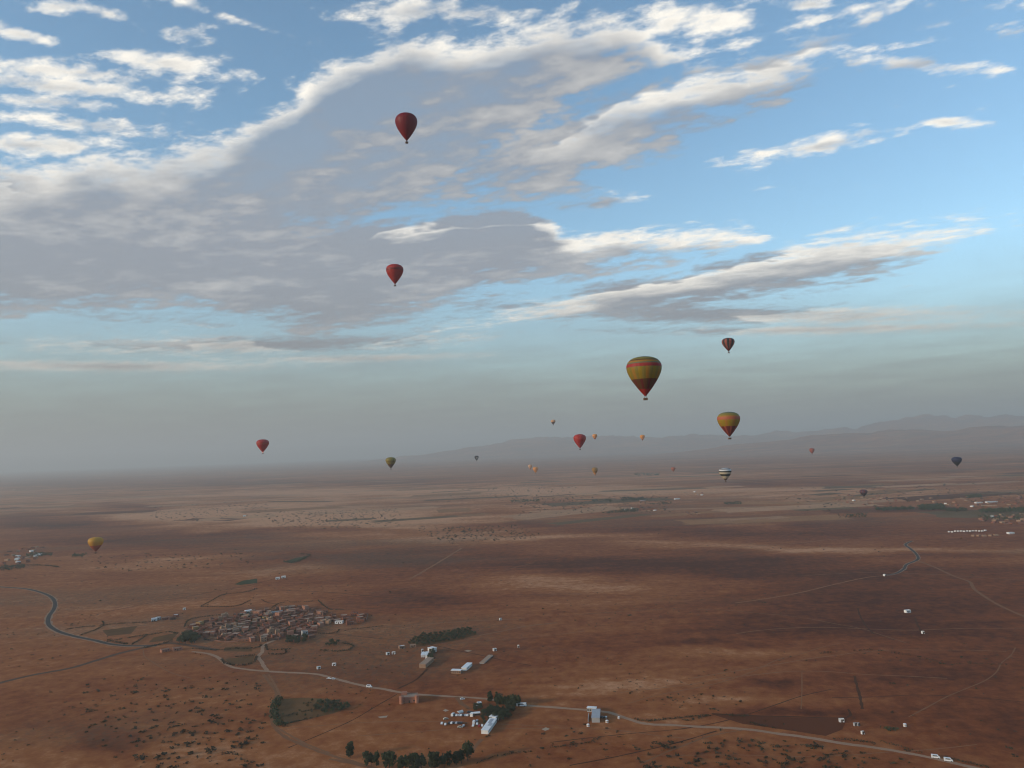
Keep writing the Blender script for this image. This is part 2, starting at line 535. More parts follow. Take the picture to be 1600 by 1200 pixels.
# ------------------------------------------------------------------ haze
HAZE_DENSITY = 7.8e-5
def build_haze():
    S, top = 46000.0, 960.0
    mb = MB()
    mb.box(-S, S, -S, S, -1.0, top)
    m = bpy.data.materials.new("haze_air")
    m.use_nodes = True
    t = m.node_tree
    t.nodes.clear()
    o = t.nodes.new("ShaderNodeOutputMaterial")
    v = t.nodes.new("ShaderNodeVolumePrincipled")
    v.inputs["Color"].default_value = (0.94, 0.94, 0.89, 1)
    v.inputs["Density"].default_value = HAZE_DENSITY
    v.inputs["Anisotropy"].default_value = 0.15
    t.links.new(v.outputs[0], o.inputs["Volume"])
    return tag(mb.obj("haze", m), "pale dusty haze lying over the plain", "haze", kind="stuff")
build_haze()

# ================================================================== ribbons: roads, tracks
def smooth_line(pts, step=6.0):
    """Catmull-Rom through ground points"""
    P = [Vector((p[0], p[1])) for p in pts]
    P = [2 * P[0] - P[1]] + P + [2 * P[-1] - P[-2]]
    out = []
    for i in range(1, len(P) - 2):
        a, b, c, d = P[i - 1], P[i], P[i + 1], P[i + 2]
        k = max(2, min(40, int((c - b).length / step)))
        for j in range(k):
            t = j / k
            out.append(0.5 * ((2 * b) + (c - a) * t + (2 * a - 5 * b + 4 * c - d) * t * t + (3 * b - a - 3 * c + d) * t ** 3))
    out.append(P[-2])
    return out

def ribbon(name, px_pts, width, mat, z=0.06, jitter=0.15, label=None, parent=None, off=0.0):
    L = smooth_line([G(*p) for p in px_pts])
    vs, fs = [], []
    for i, p in enumerate(L):
        d = (L[min(i + 1, len(L) - 1)] - L[max(i - 1, 0)])
        if d.length < 1e-6:
            d = Vector((1, 0))
        n = Vector((-d.y, d.x)).normalized()
        wl = width * (0.5 + jitter * (random.random() - 0.5))
        wr = width * (0.5 + jitter * (random.random() - 0.5))
        a, b = p + n * (off + wl), p + n * (off - wr)
        vs += [(a.x, a.y, z), (b.x, b.y, z)]
        if i:
            k = 2 * i
            fs.append((k - 2, k - 1, k + 1, k))
    o = mesh_obj(name, vs, fs, mat, parent)
    if parent is None:
        tag(o, label, kind="structure")
    return o

M_asphalt = material("asphalt", (0.075, 0.064, 0.055), 0.9, 0.15, 0.05, spec=0.04)
M_shoulder = material("road_shoulder", (0.30, 0.185, 0.115), 0.95, 0.2, 0.05, spec=0.04)
M_track = material("dirt_track", (0.36, 0.215, 0.135), 0.95, 0.22, 0.04, spec=0.04)
M_trackf = material("faint_track", (0.25, 0.115, 0.056), 0.95, 0.25, 0.04, spec=0.04)
M_trackd = material("dark_furrow", (0.090, 0.036, 0.018), 0.95, 0.25, 0.04, spec=0.04)
M_pad = material("pale_ground_pad", (0.42, 0.31, 0.22), 0.95, 0.15, 0.1, spec=0.04)

def paved(pts, label, k=1.0):
    ribbon("road_shoulder", pts, 9.5 * k, M_shoulder, 0.05, 0.25, "pale verge of the " + label)
    ribbon("road", pts, 5.6 * k, M_asphalt, 0.11, 0.04, label)

paved([(-40, 912), (0, 917), (40, 920), (65, 926), (80, 933), (86, 942), (84, 952), (77, 962), (75, 972), (80, 980), (95, 988), (120, 995), (150, 1001), (170, 1006), (200, 1009), (245, 1009)],
      "winding asphalt road west of the village")
paved([(1425, 845), (1415, 851), (1422, 857), (1431, 865), (1434, 874), (1417, 882), (1412, 889), (1400, 896), (1383, 899)],
      "short S-shaped asphalt road on the right plain", 0.8)
M_oldroad = material("worn_road", (0.115, 0.070, 0.048), 0.95, 0.2, 0.05, spec=0.04)
ribbon("road", [(-40, 1077), (0, 1067), (50, 1055), (110, 1044), (150, 1032), (190, 1020), (225, 1012), (262, 1005), (300, 1009), (340, 1016)], 7.0, M_oldroad, 0.075, 0.15,
       "worn brown road running up to the village from the lower left")
ribbon("track", [(300, 1018), (323, 1021), (340, 1027), (350, 1035), (362, 1042), (385, 1046), (418, 1049), (455, 1051), (490, 1053), (515, 1058), (545, 1066), (570, 1072), (600, 1077),
                 (640, 1084), (700, 1088), (760, 1092), (800, 1100), (860, 1105), (900, 1108), (950, 1113), (980, 1123), (1010, 1131), (1050, 1133), (1100, 1136), (1160, 1139), (1220, 1147),
                 (1260, 1152), (1320, 1162), (1380, 1170), (1450, 1183), (1520, 1199), (1600, 1216)], 4.6, M_track, 0.06, 0.2, "pale dirt road crossing the plain from village to lower right")
ribbon("track", [(430, 1000), (412, 1008), (410, 1018), (404, 1026), (412, 1040), (418, 1048)], 4.4, M_track, 0.07, 0.3, "pale lane joining the village to the dirt road")
ribbon("track", [(412, 1054), (424, 1070), (432, 1085), (426, 1100), (424, 1118), (427, 1133), (440, 1148), (470, 1163), (500, 1175), (540, 1187), (600, 1205)], 3.2, M_trackf, 0.06, 0.4,
       "rutted track curving round the walled orchard plot")
ribbon("track", [(420, 1054), (434, 1078), (437, 1088), (430, 1104), (429, 1120), (433, 1136), (452, 1148), (482, 1164), (515, 1177)], 2.2, M_trackf, 0.065, 0.4, "second rut of the curving track by the orchard plot")
ribbon("track", [(1434, 876), (1460, 886), (1490, 900), (1515, 909), (1522, 920), (1540, 933), (1570, 950), (1640, 980)], 4.6, M_trackf, 0.06, 0.2, "narrow track winding off to the right edge")
ribbon("track", [(1383, 899), (1350, 903), (1300, 914), (1250, 926), (1200, 935), (1150, 942)], 4.0, M_trackf, 0.06, 0.3, "thin track continuing from the S-shaped road")
ribbon("track", [(545, 985), (600, 979), (680, 974), (740, 970), (820, 967)], 3.4, M_trackf, 0.06, 0.3, "thin track running east of the village")
ribbon("track", [(748, 993), (785, 986), (825, 978), (870, 973)], 4.0, M_trackf, 0.06, 0.3, "thin track leaving the corner of the olive grove")
ribbon("track", [(640, 905), (680, 882), (722, 856)], 6.0, M_trackf, 0.06, 0.4, "faint straight track behind the village plain")
ribbon("track", [(515, 1186), (555, 1194), (600, 1203)], 3.0, M_trackf, 0.07, 0.4, "faint rut beside the bottom tree row")
ribbon("track", [(668, 1045), (650, 1062), (622, 1076)], 2.4, M_trackd, 0.06, 0.3, "dark path from the white compound to the dirt road")
ribbon("track", [(712, 1089), (722, 1100), (735, 1108)], 4.0, M_trackf, 0.07, 0.4, "short pale drive into the car park")
ribbon("track", [(752, 1155), (742, 1168), (733, 1176)], 3.4, M_trackf, 0.07, 0.4, "pale path below the long white hall")
ribbon("track", [(1253, 1050), (1253, 1078), (1252, 1108)], 0.9, M_trackf, 0.06, 0.3, "faint field edge on the right plain")
ribbon("track", [(1000, 1195), (1030, 1180), (1060, 1168), (1110, 1150), (1160, 1141)], 1.6, M_trackf, 0.06, 0.4, "thin diagonal footpath at the bottom right")
ribbon("track", [(890, 1196), (950, 1185), (1010, 1172), (1060, 1160), (1120, 1142)], 1.4, M_trackd, 0.06, 0.4, "dark diagonal furrow below the dirt road")
for lab, pts in (("dark furrow beside a red field on the right", [(1335, 1056), (1340, 1075), (1345, 1095), (1347, 1108)]),
                 ("dark curved furrow far right of centre", [(1340, 950), (1344, 962), (1353, 978), (1366, 991)]),
                 ("short dark furrow beside the lone white dot", [(1429, 965), (1434, 976), (1440, 988)]),
                 ("dark upper edge of the ploughed field", [(1112, 1115), (1170, 1118), (1240, 1120), (1323, 1121), (1325, 1108)])):
    ribbon("furrow", pts, 2.2, M_trackd, 0.06, 0.5, lab)

def patch(name, px_poly, mat, z, label):
    P = [G(*p) for p in px_poly]
    tag(mesh_obj(name, [(p.x, p.y, z) for p in P], [tuple(range(len(P)))], mat), label, kind="structure")

M_plough = material("ploughed_red_soil", (0.110, 0.034, 0.014), 0.95, 0.3, 0.02, spec=0.04)
M_olive_soil = material("weedy_field_soil", (0.150, 0.075, 0.030), 0.95, 0.35, 0.06, spec=0.04)
M_green_crop = material("green_crop", (0.055, 0.060, 0.026), 0.95, 0.35, 0.08, spec=0.04)
patch("field", [(436, 1093), (470, 1090), (505, 1091), (548, 1104), (520, 1115), (470, 1126), (441, 1134), (432, 1115)], M_olive_soil, 0.03, "weedy green-brown field in the hedged plot")
patch("field", [(640, 1008), (646, 998), (656, 992), (686, 990), (730, 982), (747, 991), (720, 999), (662, 1009)], M_olive_soil, 0.03, "dark floor of the olive grove")
patch("field", [(1112, 1116), (1240, 1121), (1324, 1122), (1316, 1140), (1290, 1150), (1225, 1140), (1160, 1131)], M_plough, 0.03, "dark red ploughed field above the dirt road")
patch("field", [(366, 913), (380, 907), (402, 904), (402, 911), (376, 914)], M_green_crop, 0.03, "small dark green crop field behind the village")
patch("field", [(441, 878), (462, 872), (482, 868), (478, 873), (456, 880)], M_green_crop, 0.03, "far dark green plot with a hedge")
patch("field", [(160, 985), (215, 978), (205, 990), (168, 994)], M_olive_soil, 0.03, "weedy plot between hedges west of the village")
patch("field", [(240, 996), (280, 988), (268, 1000), (232, 1004)], M_olive_soil, 0.03, "weedy plot beside the worn road")
patch("field", [(352, 1030), (398, 1024), (394, 1036), (360, 1038)], M_olive_soil, 0.03, "weedy plot below the village")
patch("field", [(392, 1010), (352, 1011), (349, 1018), (394, 1018)], M_olive_soil, 0.03, "weedy strip at the village foot")
patch("pad", [(846, 1139.5), (853, 1136.5), (859.5, 1139), (852, 1142)], M_pad, 0.04, "pale square pad right of the long hall")
patch("pad", [(692, 1110), (696, 1108), (702, 1110), (696, 1112)], M_pad, 0.04, "small pale pad by the car park")
patch("pad", [(725, 1017), (731, 1015.5), (738, 1017), (731, 1018.5)], M_pad, 0.04, "small pale pad right of the compound")
patch("pad", [(590, 1120), (606, 1118), (604, 1121), (594, 1122)], M_pad, 0.04, "pale scraped patch left of the car park")

# faint wheel tracks and footpaths that wander over the plain
rw = random.Random(23)
def wander(px, py, ang, length, width, mat, label):
    q, pts = G(px, py).to_2d(), []
    a = ang
    for _ in range(int(length / 35) + 2):
        pts.append(q.copy())
        a += rw.gauss(0, 0.16)
        q = q + Vector((math.cos(a), math.sin(a))) * 35
    L = smooth_line(pts, 8.0)
    vs, fs = [], []
    for i, c in enumerate(L):
        d = L[min(i + 1, len(L) - 1)] - L[max(i - 1, 0)]
        n = Vector((-d.y, d.x)).normalized()
        k = width * (0.5 + rw.uniform(-.18, .18))
        vs += [(c.x + n.x * k, c.y + n.y * k, .025), (c.x - n.x * k, c.y - n.y * k, .025)]
        if i:
            fs.append((2 * i - 2, 2 * i - 1, 2 * i + 1, 2 * i))
    tag(mesh_obj("footpath", vs, fs, mat), label, kind="structure")
for px, py, ang, ln, wd in [(430, 1140, .1, 240, 1.2), (300, 1060, 2.6, 300, 1.4), (120, 1110, .5, 260, 1.2), (560, 1150, .05, 260, 1.1), (620, 1085, -1.9, 130, 1.2), (860, 1160, .3, 260, 1.3), (980, 1100, .6, 300, 1.2),
                            (1080, 1060, .1, 340, 1.6), (1300, 1090, .1, 300, 1.2), (1420, 1120, .5, 260, 1.2), (1150, 990, .2, 420, 2.0), (900, 960, .15, 420, 2.0), (700, 950, 2.8, 340, 2.0), (560, 930, .7, 400, 2.2),
                            (150, 960, 1.0, 400, 2.2), (260, 930, .4, 400, 2.2), (830, 1040, 2.9, 280, 1.4), (500, 1030, .3, 300, 1.4), (1480, 1060, 2.8, 300, 1.5), (1000, 1180, .05, 220, 1.0), (60, 1010, .3, 300, 1.6), (1250, 900, .1, 500, 3.0), (480, 860, .1, 600, 3.2), (1050, 860, .3, 600, 3.2)]:
    wander(px, py, ang, ln, wd, rw.choice((M_trackf, M_trackf, M_trackd)), "faint path wandering over the plain")
FIELD_M = [material("field_" + nm_, c, 0.95, 0.28, 0.012, spec=0.04) for nm_, c in (("fallow", (0.33, 0.150, 0.062)), ("stubble", (0.44, 0.225, 0.115)), ("turned", (0.145, 0.050, 0.022)), ("weedy", (0.155, 0.092, 0.042)))]
def far_field(px, py, wx, wy, rot, mat):
    c = G(px, py)
    pts, n = [], 7
    for sx, sy in ((-1, -1), (1, -1), (1, 1), (-1, 1)):
        for k in range(n):
            t = k / n
            nx, ny = {(-1, -1): (-1 + 2 * t, -1), (1, -1): (1, -1 + 2 * t), (1, 1): (1 - 2 * t, 1), (-1, 1): (-1, 1 - 2 * t)}[(sx, sy)]
            x, y = nx * wx * (1 + rw.gauss(0, .05)), ny * wy * (1 + rw.gauss(0, .07))
            pts.append((c.x + x * math.cos(rot) - y * math.sin(rot), c.y + x * math.sin(rot) + y * math.cos(rot), .02 + .004 * rw.randrange(4)))
    tag(mesh_obj("field", pts, [tuple(range(len(pts)))], mat), "irregular field far out on the plain", kind="structure")
for _ in range(95):
    py = 738 + 75 * rw.random() ** 1.2
    px = rw.uniform(-20, 1620)
    dep = max(py - (732 - px * 0.0369), 12)
    if dep < 22:
        continue
    far_field(px, py, rw.uniform(60, 260), rw.uniform(25, 90), rw.gauss(0.1, .25), rw.choice(FIELD_M))

# ================================================================== vegetation
M_leaf = material("dark_foliage", (0.060, 0.068, 0.027), 0.8, 0.45, 0.9, trans=0.2)
M_olive = material("olive_foliage", (0.070, 0.076, 0.034), 0.8, 0.45, 0.9, trans=0.2)
M_shrub = material("dry_shrub_foliage", (0.062, 0.046, 0.022), 0.9, 0.5, 0.9, trans=0.1)
M_bark = material("bark", (0.10, 0.070, 0.045), 0.9, 0.3, 3.0)

def leaf_cloud(mb, n, clumps, size, rnd, flat=0.0):
    """small bent leaf sprays spread over clumps (x, y, z, r)"""
    wts = [c[3] ** 2 for c in clumps]
    for _ in range(n):
        cx, cy, cz, cr = rnd.choices(clumps, wts)[0]
        d = Vector((rnd.gauss(0, 1), rnd.gauss(0, 1), rnd.gauss(0, 1))).normalized()
        p = Vector((cx, cy, cz)) + d * cr * (0.55 + 0.5 * rnd.random())
        p.z = max(p.z, 0.015)
        nrm = (d + Vector((rnd.gauss(0, .6), rnd.gauss(0, .6), rnd.gauss(0, .6)))).normalized()
        a = nrm.orthogonal().normalized()
        b = nrm.cross(a)
        th = rnd.random() * 6.283
        a, b = a * math.cos(th) + b * math.sin(th), b * math.cos(th) - a * math.sin(th)
        s = size * (0.6 + 0.8 * rnd.random())
        mb.add([p - a * s, p + b * s * 0.6 + nrm * s * 0.2, p + a * s, p - b * s * 0.6 + nrm * s * 0.2], [(0, 1, 2, 3)])

def tree_proto(kind, seed, n):
    rnd = random.Random(seed)
    tr, cr = MB(), MB()
    cl = []
    if kind == "cypress":
        tr.tube((0, 0, 0), (0, 0, 0.9), 0.028, 0.006, 6)
        for k in range(9):
            z = 0.12 + 0.10 * k
            r = 0.13 * math.sin(math.pi * min(1, (z + 0.12) / 1.12)) + 0.02
            cl.append((rnd.gauss(0, .02), rnd.gauss(0, .02), z, r))
    elif kind == "tall":
        tr.tube((0, 0, 0), (0.01, 0, 0.5), 0.030, 0.020, 7)
        for k in range(5):
            t = rnd.random() * 6.283
            tr.tube((0.01, 0, 0.22 + .06 * k), (0.16 * math.cos(t), 0.16 * math.sin(t), 0.55 + 0.07 * k), 0.014, 0.005, 5)
        for k in range(15):
            t, z = rnd.random() * 6.283, 0.20 + 0.68 * rnd.random()
            q = 0.19 * math.sin(math.pi * (z + .02) / 1.05) * (0.5 + rnd.random() * 0.7)
            cl.append((q * math.cos(t), q * math.sin(t), z, 0.10 + 0.07 * rnd.random()))
        cl.append((0, 0, 0.88, 0.11))
    else:
        tr.tube((0, 0, 0), (0.02, 0.01, 0.32), 0.05, 0.035, 7)
        for k in range(4):
            t = k * 1.6 + rnd.random()
            tr.tube((0.02, 0.01, 0.28), (0.28 * math.cos(t), 0.28 * math.sin(t), 0.62), 0.024, 0.008, 5)
        for k in range(11):
            t, q = rnd.random() * 6.283, 0.36 * math.sqrt(rnd.random())
            cl.append((q * math.cos(t), q * math.sin(t), 0.42 + 0.36 * rnd.random(), 0.13 + 0.1 * rnd.random()))
    leaf_cloud(cr, n, cl, 0.075 if n > 200 else 0.12, rnd)
    root = empty({"cypress": "cypress_tree", "tall": "eucalyptus_tree", "olive": "olive_tree"}[kind])
    root["category"] = "tree"
    tr.obj("trunk", M_bark, root)
    cr.obj("crown", M_olive if kind == "olive" else M_leaf, root)
    return root

ORD = ["first", "second", "third", "fourth", "fifth", "sixth", "seventh", "eighth", "ninth", "tenth", "eleventh", "twelfth", "thirteenth", "fourteenth", "fifteenth", "sixteenth", "seventeenth", "eighteenth"]

class Kind:
    """prototypes that are used once each as themselves, then copied"""
    def __init__(self, protos):
        self.p, self.used = protos, [False] * len(protos)
    def place(self, i, loc, rz=0.0, scale=(1, 1, 1), label=None, group=None):
        i %= len(self.p)
        o = copy_tree(self.p[i]) if self.used[i] else self.p[i]
        self.used[i] = True
        o.location = loc
        o.rotation_euler = (0, 0, rz)
        o.scale = scale
        return tag(o, label, None, group)

def inside(p, poly):
    c, n = False, len(poly)
    for i in range(n):
        (x0, y0), (x1, y1) = poly[i], poly[i - 1]
        if (y0 > p[1]) != (y1 > p[1]) and p[0] < (x1 - x0) * (p[1] - y0) / (y1 - y0) + x0:
            c = not c
    return c

def scatter(px_poly, n, dmin, seed):
    """ground points inside a pixel polygon, kept dmin metres apart"""
    rnd = random.Random(seed)
    P = [G(*p).to_2d() for p in px_poly]
    x0, x1 = min(p.x for p in P), max(p.x for p in P)
    y0, y1 = min(p.y for p in P), max(p.y for p in P)
    out, tries = [], 0
    while len(out) < n and tries < n * 60:
        tries += 1
        q = Vector((rnd.uniform(x0, x1), rnd.uniform(y0, y1)))
        if inside(q, P) and all((q - o).length_squared > dmin * dmin for o in out):
            out.append(q)
    return out

tall = Kind([tree_proto("tall", s, 420) for s in (1, 2, 3)])
cyp = Kind([tree_proto("cypress", s, 300) for s in (4, 5)])
oliv = Kind([tree_proto("olive", s, 130) for s in (6, 7, 8)])
bushy = Kind([tree_proto("olive", s, 320) for s in (16, 17, 18)])
for o in bushy.p:
    o.name = "broadleaf_tree"

rt = random.Random(11)
# the row of tall trees along the bottom edge, foot pixel and height
rowt = [(572, 1197, 10.5), (580, 1196, 9.5), (588, 1197, 10.0), (602, 1200, 11.0), (608, 1200, 12.0), (614, 1199, 11.0), (626, 1203, 10.0), (634, 1203, 10.5), (644, 1203, 11.5), (651, 1203, 12.0),
        (659, 1202, 11.0), (675, 1202, 12.0), (681, 1202, 12.5), (694, 1199, 10.0), (702, 1197, 10.5), (713, 1195, 10.0), (721, 1193, 10.5)]
for i, (px, py, h) in enumerate(rowt):
    tall.place(i, G(px, py), rt.random() * 6, (h, h, h), "dark tall tree, %s from the left in the bottom row" % ORD[i], "trees in the bottom row")
tall.place(0, G(547, 1184), 1.0, (12, 12, 12), "lone dark rounded tree left of the bottom tree row")
tall.place(1, G(731, 1188), 2.0, (14, 14, 14), "tallest dark tree at the right end of the bottom row")
for i in range(9):
    px = 777 + i * 4.2
    h = 8.0 + rt.random() * 3
    cyp.place(i, G(px, 1100 + (px - 777) * 0.1), rt.random() * 6, (h * 1.4, h * 1.4, h), "slender dark tree, %s from the left in the roadside row" % ORD[i], "roadside cypress row")
cyp.place(0, G(765.5, 1096), 0.4, (16, 16, 9.5), "single dark slender tree left of the roadside row")
def thicket(poly, n, dmin, seed, h0, h1, label, group, kind=bushy):
    r2 = random.Random(seed)
    for i, q in enumerate(scatter(poly, n, dmin, seed)):
        h = r2.uniform(h0, h1)
        kind.place(i, (q.x, q.y, 0), r2.random() * 6, (h * 1.15, h * 1.15, h), label, group)
thicket([(757, 1116), (772, 1111), (794, 1114), (796, 1124), (782, 1128), (770, 1123), (757, 1123)], 26, 4.5, 1, 5, 7.5, "dark green tree in the clump behind the long hall", "trees of the camp garden")
thicket([(792, 1104), (806, 1103), (806, 1112), (796, 1115)], 9, 4.5, 2, 5, 7, "dark tree in the block below the roadside row", "trees below the roadside row")
thicket([(752, 1122), (764, 1120), (768, 1128), (757, 1134)], 7, 4.5, 3, 3.5, 5, "small tree left of the long hall", "trees left of the hall")
thicket([(743, 1104), (751, 1103), (750, 1111), (742, 1113)], 5, 4.0, 4, 3.5, 5, "small tree near the little white hut", "trees near the white hut")
thicket([(672, 1020), (678, 1020), (676, 1034), (671, 1034)], 6, 4.0, 5, 4.5, 6.5, "dark tree inside the white compound", "trees in the compound")
thicket([(276, 1006), (284, 996), (298, 992), (312, 998), (304, 1007)], 22, 5.0, 6, 6, 9, "dark green tree in the big clump at the village edge", "trees at the village's west edge")
thicket([(448, 1006), (452, 999), (478, 996), (480, 1003), (462, 1007)], 14, 5.5, 7, 5, 7.5, "dark green tree in the grove below the village", "trees below the village")
thicket([(508, 1010), (518, 1003), (528, 1004), (524, 1010)], 7, 5.5, 8, 4, 6, "tree in the small clump east of the village", "trees east of the village")
thicket([(300, 985), (380, 960), (500, 955), (530, 970), (470, 990), (360, 997)], 34, 12, 9, 3, 5.5, "small tree between the village houses", "trees among the village houses")
thicket([(496, 1100), (520, 1097), (549, 1103), (540, 1110), (510, 1116), (494, 1109)], 26, 4.5, 10, 3.0, 4.8, "small dark tree at the right of the hedged plot", "orchard trees in the hedged plot", oliv)
thicket([(466, 1096), (496, 1094), (494, 1118), (462, 1124)], 9, 8, 12, 1.6, 3, "scattered little bush in the hedged plot", "bushes in the hedged plot", oliv)
# the olive grove in straight rows
gp = [(640, 1007), (647, 998), (657, 992.5), (686, 990.5), (730, 982.5), (746, 991), (720, 998.5), (662, 1008.5)]
gP = [G(*p).to_2d() for p in gp]
a0, a1 = G(640, 1007).to_2d(), G(746, 988).to_2d()
ux = (a1 - a0).normalized()
uy = Vector((-ux.y, ux.x))
ng = 0
for i in range(-8, 60):
    for j in range(-30, 40):
        q = a0 + ux * (i * 6.4) + uy * (j * 7.6) + Vector((rt.gauss(0, .4), rt.gauss(0, .4)))
        if inside(q, gP) and ng < 290:
            h = rt.uniform(3.6, 4.8)
            oliv.place(ng, (q.x, q.y, 0), rt.random() * 6, (h * 1.15, h * 1.15, h), "olive tree in the dark grove right of the village", "trees of the olive grove")
            ng += 1

def hedge(px_pts, w_, h_, label, dens=2.2, mat=None, gap=0.1):
    rnd = random.Random(len(px_pts) * 31 + int(px_pts[0][0]))
    L = smooth_line([G(*p) for p in px_pts], 3.0)
    mb = MB()
    base = L[0]
    tot = 0.0
    for i in range(1, len(L)):
        seg = (L[i] - L[i - 1]).length
        k = max(1, int(seg * dens))
        if rnd.random() < gap:
            continue
        for _ in range(k):
            q = L[i - 1].lerp(L[i], rnd.random()) - base
            hh = h_ * rnd.uniform(0.5, 1.1)
            leaf_cloud(mb, 3, [(q.x + rnd.gauss(0, w_ * .3), q.y + rnd.gauss(0, w_ * .3), hh * 0.5, hh * 0.5)], 0.38 * h_ ** 0.6, rnd)
    o = mb.obj("hedge", mat or M_shrub)
    o.location = (base.x, base.y, 0)
    return tag(o, label, "hedge", "hedges and shrub lines")

hedge([(436, 1093), (431, 1102), (429, 1115), (432, 1128), (440, 1135)], 6, 5, "tall dark hedge closing the left end of the hedged plot", 3.5, M_leaf)
hedge([(436, 1093), (448, 1091)], 5, 4, "dark hedge at the upper left corner of the plot", 3, M_leaf)
hedge([(448, 1119), (470, 1113), (495, 1108)], 1.5, 1.4, "thin shrub line across the middle of the hedged plot")
hedge([(442, 1132), (475, 1125), (500, 1119)], 1.5, 1.6, "thin shrub line along the plot's lower edge")
hedge([(313, 948), (330, 939), (350, 929), (380, 926), (402, 920)], 1.6, 1.6, "hedge bounding the triangular field behind the village")
hedge([(313, 948), (345, 948), (370, 947), (392, 938)], 1.6, 1.6, "lower hedge of the triangular field behind the village")
hedge([(102, 984), (130, 980), (160, 977), (160, 970)], 1.8, 1.7, "hedge branching from the bend of the asphalt road")
hedge([(125, 993), (150, 984), (170, 976), (220, 973), (245, 971)], 1.8, 1.7, "long hedge between the asphalt road and village")
hedge([(165, 1004), (200, 997), (240, 991), (262, 988), (278, 990)], 2.2, 2.0, "curving hedge along the field west of the village")
hedge([(205, 1008), (222, 998), (230, 992)], 2.2, 2.0, "short slanting hedge west of the village")
hedge([(170, 1000), (182, 1004), (198, 1007)], 3, 2.4, "dark shrub clump beside the road fork")
hedge([(225, 1013), (250, 1007), (268, 1002)], 2.5, 2.4, "shrub line beside the worn road")
hedge([(288, 980), (294, 970), (310, 965), (345, 961)], 1.8, 1.8, "hedge round the field northwest of the village")
hedge([(292, 980), (315, 975), (340, 970)], 2.2, 2.2, "dark hedge at the village's northwest corner")
hedge([(318, 1000), (345, 1001), (372, 1000)], 2.2, 2.2, "hedge along the village's lower left side")
hedge([(300, 1014), (340, 1016), (378, 1013)], 2.0, 2.0, "dark hedge below the big tree clump")
hedge([(347, 1030), (352, 1037), (375, 1040), (395, 1036), (402, 1026)], 2.4, 2.2, "hedge enclosing the plot below the village")
hedge([(366, 1027), (384, 1025), (398, 1024)], 2.4, 2.0, "short shrub line inside the plot below the village")
hedge([(368, 1013), (385, 1014), (404, 1012), (408, 1008)], 2.0, 2.0, "hedge beside the village lane on its left")
hedge([(414, 1008), (420, 1016), (440, 1015), (456, 1014)], 2.0, 2.0, "hedge beside the village lane on its right")
hedge([(419, 1022), (432, 1023), (446, 1021), (447, 1015)], 2.0, 1.8, "hedge round the little plot right of the lane")
hedge([(500, 1016), (520, 1018), (545, 1016), (551, 1009), (535, 1005)], 2.2, 2.2, "curved hedge east of the village")
hedge([(496, 990), (515, 990), (527, 988), (530, 984)], 1.6, 1.5, "short hedge at the village's east corner")
hedge([(424, 950), (440, 942), (470, 941), (490, 939)], 1.6, 1.5, "hedge above the village")
hedge([(497, 938), (508, 948), (520, 953), (536, 953)], 1.6, 1.5, "hedge at the upper right of the village")
hedge([(540, 984), (565, 982), (600, 978)], 1.5, 1.3, "dark hedge beside the thin eastern track")
hedge([(0, 886), (30, 884), (70, 884), (92, 887)], 4, 4, "long dark hedge at the left edge far off", 1.5)
hedge([(442, 878), (462, 879), (477, 872), (484, 868), (470, 866)], 4, 4, "hedge round the far dark green plot", 1.2)
hedge([(993, 1124), (1010, 1127), (1040, 1124), (1085, 1120), (1118, 1118)], 3, 1.6, "dark scrub along the dry gully above the dirt road", 2.4)
hedge([(1060, 1127), (1085, 1124), (1108, 1118)], 3, 1.6, "second dark scrub line of the dry gully", 2.2)
hedge([(1136, 1117), (1150, 1119), (1166, 1119)], 3, 1.8, "dark scrub at the ploughed field's left tip", 2.2)
hedge([(1170, 1129), (1190, 1134), (1212, 1138)], 2.5, 1.6, "dark scrub below the ploughed field", 2.2)
hedge([(860, 1168), (890, 1165), (918, 1161), (938, 1152)], 2.5, 1.3, "dark scrub line below the roadside workshop", 2.0)
hedge([(745, 1193), (765, 1185), (782, 1181), (800, 1178), (830, 1174)], 2, 1.2, "scrub line right of the bottom trees", 1.6)
hedge([(1300, 1155), (1340, 1158), (1372, 1163)], 3, 1.5, "dark scrub above the right end of the dirt road", 2.2)
hedge([(1375, 1158), (1410, 1168), (1440, 1176)], 2.5, 1.3, "thin scrub line above the right dirt road", 1.6)
hedge([(1478, 1184), (1510, 1192), (1545, 1200)], 2.5, 1.5, "dark scrub beside the road behind the minivans", 2.2)
hedge([(1382, 1141), (1392, 1140), (1402, 1141)], 4, 3, "isolated dark thicket on the right plain", 3, M_leaf, 0.0)
hedge([(1280, 1021), (1320, 1018), (1365, 1016), (1400, 1021), (1440, 1027)], 3, 1.6, "broken line of dark scrub across the right plain", 1.4, None, 0.35)
hedge([(1440, 1027), (1480, 1037), (1530, 1037), (1600, 1040)], 2, 1.3, "thin dark scrub line towards the right edge", 1.2, None, 0.3)

# ================================================================== shrubs
def shrub_mesh(seed, n=34):
    rnd = random.Random(seed)
    mb = MB()
    cl = [(rnd.gauss(0, .28), rnd.gauss(0, .2), 0.16 + 0.16 * rnd.random(), 0.2 + 0.14 * rnd.random()) for _ in range(5)]
    leaf_cloud(mb, n, cl, 0.17, rnd)
    return mb

shrub_protos = []
for s in (21, 22, 23, 24):
    o = shrub_mesh(s).obj("shrub", M_shrub)
    o["category"] = "shrub"
    shrub_protos.append(o)
shrubs = Kind(shrub_protos)

